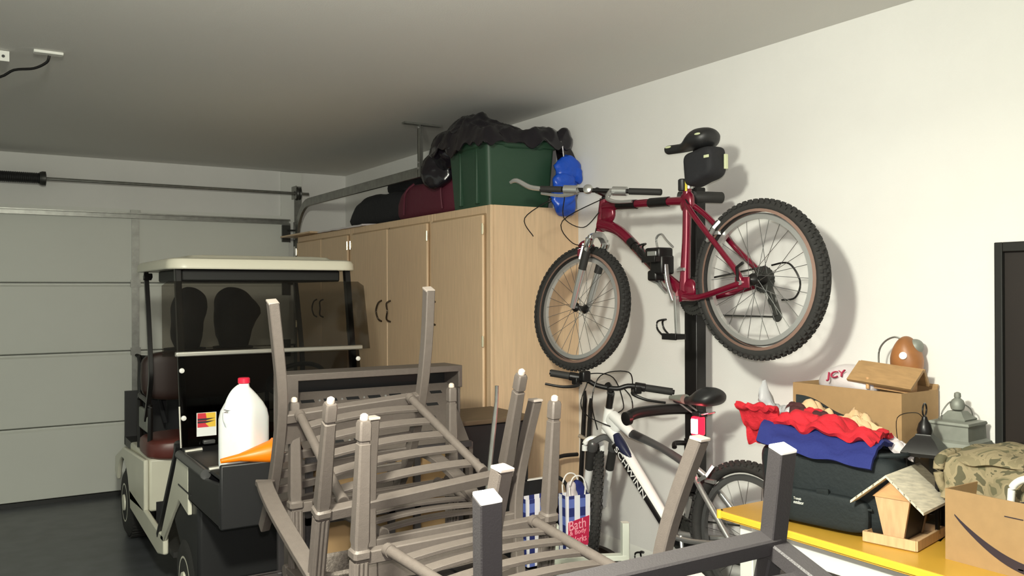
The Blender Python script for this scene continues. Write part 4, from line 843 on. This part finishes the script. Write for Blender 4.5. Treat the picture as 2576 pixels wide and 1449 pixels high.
MB().cbox((XW-.046,2.782,1.135),(.008,.036,.065)).build('glint_core','glint_core',tl,bev=.002)
MB().cbox((XW-.018,2.785,1.065),(.045,.04,.05)).build('reflector','glint_red',tl,bev=.006)
MB().cbox((XW-.005,2.79,1.185),(.05,.05,.022)).build('reflector_bracket','black',tl,bev=.004)
ll = bpy.data.lights.new('glint_fill','POINT'); ll.energy = 1.2; ll.color = (1,.02,.05); ll.shadow_soft_size = .02; lw = bpy.data.objects.new('glint_fill',ll); lw.location = (XW-.07,2.775,1.12); COL.objects.link(lw)  # added red lamp, spreads the reflector's glint onto the parts around it
chainrings(wb,bb); p = crank(wb,bb+V((-.055,0,0)),math.radians(-78),-1); pedal(wb,p); p = crank(wb,bb+V((.065,0,0)),math.radians(102),1); pedal(wb,p+V((.07,0,0)))
q = MB(); q.tube([bb+V((.03,-.05,.075)),rear+V((.045,0,.05))],.0045,6); q.tube([bb+V((.03,-.05,-.075)),rear+V((.045,-.04,-.12))],.0045,6); q.build('chain','dkst',wb)
q = MB(); q.bar([rear+V((.05,0,-.03)),rear+V((.052,-.02,-.08)),rear+V((.05,-.04,-.13))],.02,.03,4,hint=(1,0,0)); q.build('rear_derailleur','dkst',wb)
MB().tube([bb+V((-.04,-.10,.02)),bb+V((-.10,-.20,-.30))],.009,8).build('kickstand','silver',wb)

# bike stand against the wall
t = thing('bike_stand','tall black steel two-bike stand upright against the wall','bike stand',(2.99,3.04,0))
q = MB(); q.box((2.955,3.0,0.03),(3.02,3.085,2.24)); q.build('upright','blackm',t,bev=.006)
q = MB(); q.bar([(2.99,2.72,.02),(2.99,3.36,.02)],.05,.03,hint=(0,0,1)); q.bar([(2.99,3.04,.02),(2.55,3.04,.02)],.05,.03,hint=(0,0,1)); q.build('foot','blackm',t)
q = MB(); q.tube([(2.97,3.045,1.165),(2.80,3.045,1.175),(2.62,3.045,1.172),(2.56,3.045,1.155)],.026,14,4); q.lathe((2.548,3.045,1.150),(1,0,.1),[(.02,-.004),(.032,0),(.032,.02),(.028,.022)],16); q.build('lower_arm','blackm',t)
q = MB(); q.tube([(2.99,3.0,2.185),(2.86,2.92,2.185),(2.815,2.88,2.18)],.02,12,4); q.tube([(2.805,2.96,2.178),(2.86,2.865,2.172),(2.955,2.835,2.172)],.026,14,4); q.build('upper_arm','grip',t)
q = MB(); q.tube([(2.955,3.02,1.0),(2.82,3.0,1.02),(2.79,2.98,1.005)],.012,10,4); q.cbox((2.93,3.0,1.0),(.06,.06,.06)); q.build('arm_clamp','blackm',t)

# ------------------------------------------------------------------ bench along the right wall and everything on it
TZ = .88
t = thing('work_bench','white bench with yellow top along the right wall','bench',(2.8,1.4,0))
q = MB(); q.skin([q.ring([(x,y,z) for x,y,_ in rrect(2.478,3.148,.05,2.405,.03,0)]) for z in (TZ-.032,TZ)]); q.build('top','yellow',t)
q = MB(); q.prism([(2.480,.06,TZ-.030),(2.472,.06,TZ-.024),(2.472,.06,TZ-.006),(2.480,.06,TZ-.001)],(0,2.32,0)); q.prism([(2.50,2.404,TZ-.030),(2.50,2.412,TZ-.024),(2.50,2.412,TZ-.006),(2.50,2.404,TZ-.001)],(.6,0,0)); q.tube([(2.484,2.398,TZ-.031),(2.484,2.398,TZ)],.0125,16); q.build('edge_band','yedge',t)
q = MB(); q.box((2.53,.1,TZ-.125),(2.55,2.34,TZ-.032)); q.box((2.53,2.32,TZ-.125),(3.13,2.34,TZ-.032)); q.box((3.11,.1,TZ-.125),(3.13,2.34,TZ-.032)); q.build('apron','whitef',t,bev=.003)
for x,y in ((2.555,2.30),(3.10,2.30),(2.555,.16),(3.10,.16),(3.10,1.5)): MB().cbox((x,y,(TZ-.032)/2),(.065,.065,TZ-.032)).build('leg','whitef',t,bev=.004)
t = thing('floor_crate','dark crate on the floor under the yellow bench','crate',(2.85,1.8,0))
q = MB(); q.box((2.74,1.62,0),(3.06,1.98,.015)); q.box((2.74,1.62,.015),(2.755,1.98,.66)); q.box((3.045,1.62,.015),(3.06,1.98,.66)); q.box((2.755,1.62,.015),(3.045,1.635,.66)); q.box((2.755,1.965,.015),(3.045,1.98,.66)); q.build('shell','black',t,bev=.004)
q = MB(); q.box((2.73,1.61,.62),(2.742,1.99,.67)); q.box((3.058,1.61,.62),(3.07,1.99,.67)); q.build('rim','black',t)

# big carton against the wall
def openbox(name, label, x0,x1,y0,y1,z0,z1,m='card',th=.005,flaps=()):
    t = thing(name,label,'cardboard box',((x0+x1)/2,(y0+y1)/2,z0),None)
    q = MB(); A = lambda g,z: q.ring([(x0+g,y0+g,z),(x1-g,y0+g,z),(x1-g,y1-g,z),(x0+g,y1-g,z)])
    q.skin([A(0,z0),A(0,z1),A(th,z1),A(th,z0+th)]); q.build('carton',m,t)
    for f in flaps:
        q = MB(); q.prism(f[0],f[1]); q.build('flap',m,t)
    return t
openbox('cardboard_box','tall open cardboard box standing against the wall on the bench behind the duffel',2.90,3.135,1.893,2.385,TZ,1.357,flaps=[([(3.13,1.895,1.357),(3.13,2.38,1.357),(3.14,2.38,1.365),(3.14,1.895,1.365)],(0,0,.012))])
q = MB(); q.blob((3.01,2.19,1.355),(.075,.14,.052),2.2,40,20,amp=.035,fr=12,seed=2,fn=lambda p: V((p.x,p.y,p.z*(1.0+.35*math.cos((p.y-.02)*12)) if p.z>0 else p.z)))
pb = thing('plastic_bag','thin white plastic bag with red print lying in the tall cardboard box','bag',(3.01,2.19,1.31)); q.build('film','whitepl',pb,ang=60)
text('JCY','printed_letters','inkr',pb,V((2.905,2.225,1.375)),V((.15,-1,.22)),V((.42,.2,.9)),.080,.036,.004)
# roof of a small birdhouse lying on the box
t = thing('bird_house','small brown wooden birdhouse roof resting on the tall cardboard box','birdhouse',(3.0,1.99,1.36))
A0 = V((2.995,2.135,1.452)); A1 = V((3.03,1.885,1.432)); 
for d_,nm in ((V((-.068,.008,-.07)),'roof_board'),(V((.062,.02,-.062)),'roof_board')):
    nrm = (A1-A0).cross(d_).normalized(); nrm = nrm if nrm.z > 0 else -nrm
    MB().prism([A0,A1,A1+d_,A0+d_],nrm*.012).build(nm,'brownw',t)
q = MB(); q.prism([A0+V((-.035,-.03,-.045)),A0+V((0,-.03,-.01)),A0+V((.035,-.02,-.045)),A0+V((.03,-.02,-.09)),A0+V((-.03,-.03,-.09))],(A1-A0)*.75); q.build('house_body','wood',t)
q = MB(); q.tube([A0+V((-.05,-.07,-.05)),A0+V((-.05,-.07,-.095))],.007,10); q.build('peg','wood',t)
# gourd
t = thing('gourd_house','round brown gourd birdhouse with a white hole leaning on the wall','gourd',(3.07,2.0,1.40))
gc = V((3.075,1.985,1.465)); MB().blob(gc+V((0,0,.008)),(.056,.062,.088),2.1,36,24,amp=.006,fr=9,fn=lambda p: V((p.x,p.y*(1-.28*p.z/.088*(1 if p.z>0 else .3)),p.z))).build('gourd_body','gourd',t)
MB().lathe(gc+V((-.050,-.018,.022)),(-1,-.3,.3),[(.0145,0),(.0145,.004),(.011,.006)],20).build('entry_hole','cap',t)
MB().blob(gc+V((.014,-.025,.055)),(.030,.032,.030),2.2,20,12).build('grey_lump','lantg',t)  # round grey lump overlapping the gourd's upper side
MB().tube([(3.05,2.085,1.40),(3.045,2.085,1.49),(3.045,2.06,1.535),(3.05,2.02,1.556),(3.06,1.99,1.545),(3.065,1.975,1.53)],.0035,8,5).build('wire_loop','galv',t)
# duffel with clothes
t = thing('duffel_bag','dark teal open duffel stuffed with clothes on the yellow bench','bag',(2.70,2.03,TZ))
ba = math.radians(10); Rb = rotz(ba)
def duf(p):
    z = p.z; k = 1+.04*math.sin(9*p.y); return V((p.x*k*(1-.06*max(0,z)/.12),p.y*(1+.10*max(0,z)/.14),z))
MB().blob((2.705,2.035,TZ+.143),(.125,.245,.143),6,56,24,amp=.018,fr=7,fn=duf,R=Rb).build('body','duffel',t)
q = MB(); rim = [V((2.705,2.035,TZ+.285))+Rb@V((.118*math.cos(a),.262*math.sin(a),.018*math.sin(2*a)+ (.035 if math.cos(a)>0 else -.03)*abs(math.cos(a)))) for a in [2*PI*k/40 for k in range(41)]]
q.tube(rim,.009,8,cap=False); q.build('zip_rim','duffel',t)
q = MB(); q.sheet(lambda u,v: V((2.705,2.035,TZ))+Rb@V((.118+.012*math.sin(u*5),.22-.46*u,.25+v*(.165*(1-u)**.8+.03)+.008*math.sin(u*13))),30,8,.012); q.build('back_flap','duffel',t)
q = MB(); fwd_ = Rb@V((-.128,0,0)); q.bar([V((2.705,2.035,TZ+.02))+fwd_*.90+Rb@V((0,-.02,0)),V((2.705,2.035,TZ+.13))+fwd_*1.08+Rb@V((0,-.025,0)),V((2.705,2.035,TZ+.15))+fwd_*1.1+Rb@V((0,-.025,0))],.012,.045,3,hint=Rb@V((0,1,0))); q.tube([V((2.705,2.035,TZ+.12))+fwd_*1.10+Rb@V((0,.03,0)),V((2.705,2.035,TZ+.10))+fwd_*1.12+Rb@V((0,-.1,0)),V((2.705,2.035,TZ+.105))+fwd_*1.02+Rb@V((0,-.2,0))],.005,8,4); q.build('front_strap','duffel',t)
MB().blob(V((2.705,2.035,TZ+.075))+fwd_*.95,(.028,.19,.062),5,32,16,R=Rb).build('front_pocket','duffel',t)
o_ = V((2.705,2.035,TZ))+fwd_*1.19; rgt = Rb@V((0,-1,0))
text('Transit','logo','inkw',t,o_+rgt*-.082+V((0,0,.098)),rgt,(0,0,1),.030,.009,.001); text('outdoor','logo','inkw',t,o_+rgt*-.082+V((0,0,.083)),rgt,(0,0,1),.040,.012,.001)
def lump(name,m,label,parts,cat='clothing',amp=.02,fr=16):
    q = MB()
    for i,(c,r,R_) in enumerate(parts): q.blob(c,r,2.5,36,18,amp=amp,fr=fr,seed=i*3+len(name),R=R_)
    return solo(q.build(name,m,ang=70),label,cat,'clothes in the duffel',parts[0][0])
def Rz(a,tx=0): return Matrix.Rotation(math.radians(a),3,'Z')@Matrix.Rotation(math.radians(tx),3,'X')
BO = V((2.705,2.035,TZ)); 
def drape(name,m,label,f,nu,nv,th,cat='clothing',loc=None):
    q = MB(); q.sheet(f,nu,nv,th); o = q.build(name,m,ang=70); return solo(o,label,cat,'clothes in the duffel',loc or V(f(.5,.5)))
def bagp(a,bv,z): return BO+Rb@V((a,bv,0))+V((0,0,z))    # a: across (-x front), bv: along, z above bench
def nz(u,v,k,sd,am): return am*noise.noise(V((u*k,v*k,sd)))
drape('blue_shirt','bluec','folded royal blue shirt hanging over the front of the duffel',lambda u,v: bagp(-.150+.17*v**1.3+nz(u,v,4,1,.012), .235-.44*u, .262+.075*math.sin(min(1,v*1.5)*PI/2)+.028*(1-u)**2-.015*u+.012*math.sin(u*14+v*3)*v+nz(u,v,5,2,.014)),44,18,.016)
drape('red_shirt','redc','bright red shirt bunched on top of the duffel',lambda u,v: bagp(-.105+.16*v+nz(u,v,5,3,.02), .19-.38*u, .335+.045*math.sin(PI*v)*math.sin(PI*min(1,u*1.1+.1))+.022*(1-u)+.014*math.sin(u*17-v*4)+nz(u,v,7,4,.03)),46,24,.018)
drape('red_sleeve','redc','red folded sleeve sticking out at the far left of the duffel',lambda u,v: bagp(-.145+.10*v+.02*u+nz(u,v,4,6,.014), .33-.15*u, .425-.17*v*(1-.3*u)-.02*u+.035*abs(math.sin(v*6))*(.5+.5*u)+nz(u,v,5,5,.02)),26,26,.020)
drape('maroon_cloth','dkmar','dark maroon cloth tucked between red shirt and paper in the duffel',lambda u,v: bagp(-.03+.07*v, .19-.16*u, .385+.035*math.sin(PI*v)-.03*u+nz(u,v,6,8,.016)),20,14,.016)
drape('grey_jacket','greyc','pale grey jacket poking up at the far end of duffel',lambda u,v: bagp(-.03+.10*v+nz(u,v,5,9,.014), .30-.13*u, .375+.13*max(0,1-u*2.2)*(1-abs(v-.35)*1.6)+.03*math.sin(v*9)*(u)+nz(u,v,6,10,.02)),26,22,.014)
drape('paper_bag','paper','crumpled tan paper along the back of the duffel',lambda u,v: bagp(.01+.09*v+nz(u,v,5,12,.02), .17-.33*u, .375-.055*u+.028*math.sin(PI*v)+.028*abs(noise.noise(V((u*7,v*5,13))))*2+.02*math.sin(u*11)),40,18,.010,'paper')
drape('white_towel','whitepl','white cloth edge sticking out at the near end of the duffel',lambda u,v: bagp(.03+.07*v+nz(u,v,5,14,.01), -.10-.17*u, .335-.07*u+.02*math.sin(PI*v)+nz(u,v,7,15,.014)),24,12,.014,'cloth')
# foreground wooden bird feeder
t = thing('bird_feeder','pale wooden bird feeder house with shingled roof at the front of bench','bird feeder',(2.74,1.735,TZ))
bl_,bf_,br_ = V((2.648,1.825,TZ)),V((2.616,1.658,TZ)),V((2.866,1.712,TZ)); ex = (br_-bf_); ey = (bl_-bf_); exn = ex.normalized(); eyn = V((-exn.y,exn.x,0)); LX,LY = .25,.172; o0 = bf_
def fp(u_,v_,z): return o0+exn*u_+eyn*v_+V((0,0,z))
MB().prism([fp(0,0,.001),fp(LX,0,.001),fp(LX,LY,.001),fp(0,LY,.001)],(0,0,.012)).build('base','woodl',t)
q = MB(); 
for a,c in (((0,0),(LX,0)),((LX,0),(LX,LY)),((LX,LY),(0,LY)),((0,LY),(0,0))): q.bar([fp(*a,.02),fp(*c,.02)],.038,.010,hint=(0,0,1)) if False else q.bar([fp(*a,.02),fp(*c,.02)],.010,.034,hint=(0,0,1))
q.build('tray_rim','woodl',t)
zb,zt_ = .014,.158
MB().prism([fp(.035,.055,zb),fp(.035,LY-.055,zb),fp(.022,LY-.028,zt_),fp(.022,.028,zt_)],exn*.012).build('end_wall','woodl',t); q = MB(); q.prism([fp(LX-.045,.055,zb),fp(LX-.045,LY-.055,zb),fp(LX-.032,LY-.028,zt_),fp(LX-.032,.028,zt_)],exn*.012); q.build('end_wall','woodl',t)
MB().prism([fp(.047,.058,zb),fp(LX-.045,.058,zb),fp(LX-.034,.031,zt_),fp(.034,.031,zt_)],eyn*.005).build('side_panel','dkbrown',t); q = MB(); q.prism([fp(.047,LY-.058,zb),fp(LX-.045,LY-.058,zb),fp(LX-.034,LY-.031,zt_),fp(.034,LY-.031,zt_)],eyn*-.005); q.build('side_panel','dkbrown',t)
zr = .232; MB().prism([fp(.018,.022,zt_),fp(.018,LY-.022,zt_),fp(.018,LY/2,zr-.012)],exn*.012).build('gable','wood',t); q = MB(); q.prism([fp(LX-.03,.022,zt_),fp(LX-.03,LY-.022,zt_),fp(LX-.03,LY/2,zr-.012)],exn*.012); q.build('gable','wood',t)
for s in (1,-1):
    for k in range(6):
        f0,f1 = k/6,(k+1)/6; w2 = LY/2+.028; q = MB()
        v0 = LY/2-s*w2*f0; v1 = LY/2-s*(w2*f1+.006); z0_ = zr-.098*f0+.004; z1_ = zr-.098*f1-.002
        q.prism([fp(-.03,v0,z0_),fp(LX+.02,v0,z0_),fp(LX+.02,v1,z1_),fp(-.03,v1,z1_)],(0,0,.009)); q.build('roof_shingle','grey_w',t)
        if k < 5: MB().prism([fp(-.031,v1+s*.004,z1_+.0092),fp(LX+.021,v1+s*.004,z1_+.0092),fp(LX+.021,v1+s*.001,z1_+.0075),fp(-.031,v1+s*.001,z1_+.0075)],(0,0,.0016)).build('shingle_seam','dkbrown',t)
# smile carton
t = openbox('cardboard_box','open cardboard box with printed curved arrow at the near end of the bench',2.636,3.02,.95,1.571,TZ,1.105,flaps=[([(3.02,.96,1.10),(3.02,1.56,1.10),(3.11,1.55,1.145),(3.11,.97,1.145)],(0,0,.005))])
x_ = 2.6345; top_ = []; bot_ = []
for k in range(25):
    f = k/24; y_ = 1.540-f*.43; zc_ = 1.028-.115*math.sin(PI*min(1,f*.86))**.9*1.0 - .0*f; th_ = .003+.017*math.sin(PI*min(1,f*1.02))**.8
    top_.append((x_,y_,zc_+th_/2)); bot_.append((x_,y_,zc_-th_))
q = MB(); q.skin([q.ring([a,c,(x_+.001,c[1],c[2]),(x_+.001,a[1],a[2])]) for a,c in zip(top_,bot_)]); q.build('printed_arrow','inkk',t)
q = MB(); q.box((x_,1.33,1.055),(x_+.001,1.385,1.058)); q.box((x_,1.33,.905),(x_+.001,1.345,.909)); q.build('printed_line','inkk',t)
t = thing('handle_tool','white tubular handle arching out of the near cardboard box','handle',(2.80,1.4,TZ+.01))
q = MB(); q.tube([(2.74,1.425,.90),(2.74,1.42,1.08),(2.745,1.41,1.135),(2.765,1.36,1.160),(2.80,1.26,1.160),(2.82,1.20,1.13),(2.82,1.19,.90)],.011,12,6); q.build('tube','cap',t)
MB().lathe((2.74,1.425,.887),(0,0,1),[(.02,0),(.02,.02),(.012,.022)],16).build('end_cap','black',t)
q = MB(); q.blob((2.83,1.32,1.02),(.10,.11,.07),2.6,28,14,amp=.03,fr=10); solo(q.build('blue_cloth','navy',ang=60),'dark blue cloth lying inside the near cardboard box','cloth',None,(2.83,1.32,1.0))
q = MB(); q.blob((2.90,1.44,.97),(.09,.09,.08),2.6,28,14,amp=.02,fr=10); solo(q.build('dark_pouch','dkmar',ang=60),'dark maroon pouch inside the near cardboard box','pouch',None,(2.90,1.44,.9))
# black lantern and grey lantern
t = thing('lantern','black metal lantern with ring handle behind the pale bird feeder','lantern',(2.80,1.765,TZ))
lc = V((2.838,1.765,-.028)); Rl = rotz(math.radians(20))
def sqr(q,h,z): return q.ring([V((lc.x,lc.y,max(lc.z+z,TZ)))+Rl@V((a*h,b*h,0)) for a,b in ((-1,-1),(1,-1),(1,1),(-1,1))])
q = MB(); q.skin([sqr(q,h,z) for h,z in ((.062,TZ),(.062,TZ+.02),(.056,TZ+.022),(.056,TZ+.035))]); q.build('base','blackm',t)
for a,b in ((-1,-1),(1,-1),(1,1),(-1,1)): MB().bar([lc+Rl@V((a*.05,b*.05,TZ+.05)),lc+Rl@V((a*.05,b*.05,1.19))],.012,.012).build('post','blackm',t)
q = MB(); q.skin([sqr(q,h,z) for h,z in ((.046,TZ+.036),(.046,1.188))]); q.build('glass_pane','tint',t)
q = MB(); q.skin([sqr(q,h,z) for h,z in ((.064,1.188),(.066,1.20),(.064,1.204),(.040,1.242),(.026,1.256),(.024,1.262))]); q.lathe(lc+V((0,0,1.262)),(0,0,1),[(.024,0),(.026,.012),(.020,.035),(.011,.048),(.008,.060)],18); q.build('roof','blackm',t)
q = MB(); q.sweep([lc+Rl@V((.030*math.cos(k*PI/14),.0,1.346+.022*math.sin(k*PI/14))) + V((0,0,0)) for k in range(29)],[(.003*math.cos(2*PI*k/6),.003*math.sin(2*PI*k/6)) for k in range(6)],hint=(.3,.9,0),cap=False); q.build('ring','blackm',t)
MB().tube([lc+V((-.02,.09,1.22)),lc+V((-.03,.085,1.31)),lc+V((-.02,.02,1.335)),lc+V((0,-.0,1.31))],.0015,6,5).build('wire_bail','blackm',t)
t = thing('lantern','grey stepped metal lantern standing against the wall beside the dark doorway','lantern',(3.02,1.76,TZ))
lc = V((3.035,1.76,-.012)); Rl = rotz(math.radians(5))
q = MB(); q.skin([sqr(q,h,z) for h,z in ((.085,TZ),(.085,TZ+.02),(.07,TZ+.03),(.07,1.15),(.10,1.16),(.105,1.172),(.10,1.182),(.088,1.19),(.083,1.205),(.070,1.214),(.068,1.262),(.073,1.268),(.070,1.276),(.04,1.282))]); q.build('body','lantg',t)
q = MB(); q.skin([sqr(q,h,z) for h,z in ((.045,1.276),(.048,1.286),(.036,1.296),(.024,1.312))]); q.lathe(lc+V((0,0,1.312)),(0,0,1),[(.012,0),(.022,.006),(.026,.022),(.020,.038),(.010,.046),(.012,.052),(.011,.064),(.004,.068)],18); q.build('finial','lantg',t)
MB().tube([lc+V((-.05,.03,1.272)),lc+V((-.045,.03,1.31)),lc+V((-.01,.01,1.348)),lc+V((.03,-.03,1.32)),lc+V((.045,-.03,1.272))],.0025,6,5).build('wire_handle','galv',t)
# camouflage cloth over a dark case
t = thing('storage_case','dark brown case under the camouflage cloth on the bench','case',(2.82,1.62,TZ))
MB().box((2.90,1.22,TZ),(3.13,1.62,1.13)).build('case_body','dkbrown',t,bev=.01) if False else MB().blob((3.075,1.40,TZ+.17),(.05,.20,.168),6,36,18).build('case_body','dkbrown',t)
q = MB()
def cloth(u_,v_):
    # u along the bench (towards the viewer), v from front drop over the top to the back
    y_ = 1.665-.44*u_; s_ = v_*.46
    if s_ < .14: x_ = 2.77+.03*math.sin(5*u_)+s_*.25; z_ = 1.09+s_*.9
    else: x_ = 2.805+(s_-.14)*.95; z_ = 1.216+.035*math.sin(PI*(s_-.14)/.32)*(1-.3*u_)
    z_ -= .05*max(0,u_-.7)*3*(.3); n1 = noise.noise(V((u_*5,v_*5,2))); z_ += .016*n1; x_ += .018*noise.noise(V((u_*6,v_*4,9)))
    return (min(x_,3.13),y_+.01*n1,z_-.05-.02*math.sin(u_*9+v_*3)*v_)
q.sheet(cloth,44,40,.014); q.tube([(2.785,1.66,1.05),(2.775,1.675,1.11),(2.79,1.68,1.16),(2.84,1.675,1.18),(2.90,1.67,1.18)],[.012,.016,.018,.016,.012],10,5)
solo(q.build('camouflage_cloth','olive',ang=60),'olive camouflage cloth draped in folds beside the dark doorway','cloth',None,(2.9,1.44,1.1))
q = MB(); q.tube([(2.80,1.40,1.165),(2.80,1.385,1.225),(2.83,1.35,1.262),(2.87,1.29,1.25),(2.90,1.24,1.20)],[.012,.016,.017,.016,.014],10,5); q.blob((2.97,1.22,1.17),(.10,.12,.055),2.6,28,14,amp=.02,fr=9); solo(q.build('maroon_strap_bag','dkmar',ang=60),'dark maroon bag with looped strap lying on camouflage cloth','bag',None,(2.97,1.22,1.13))
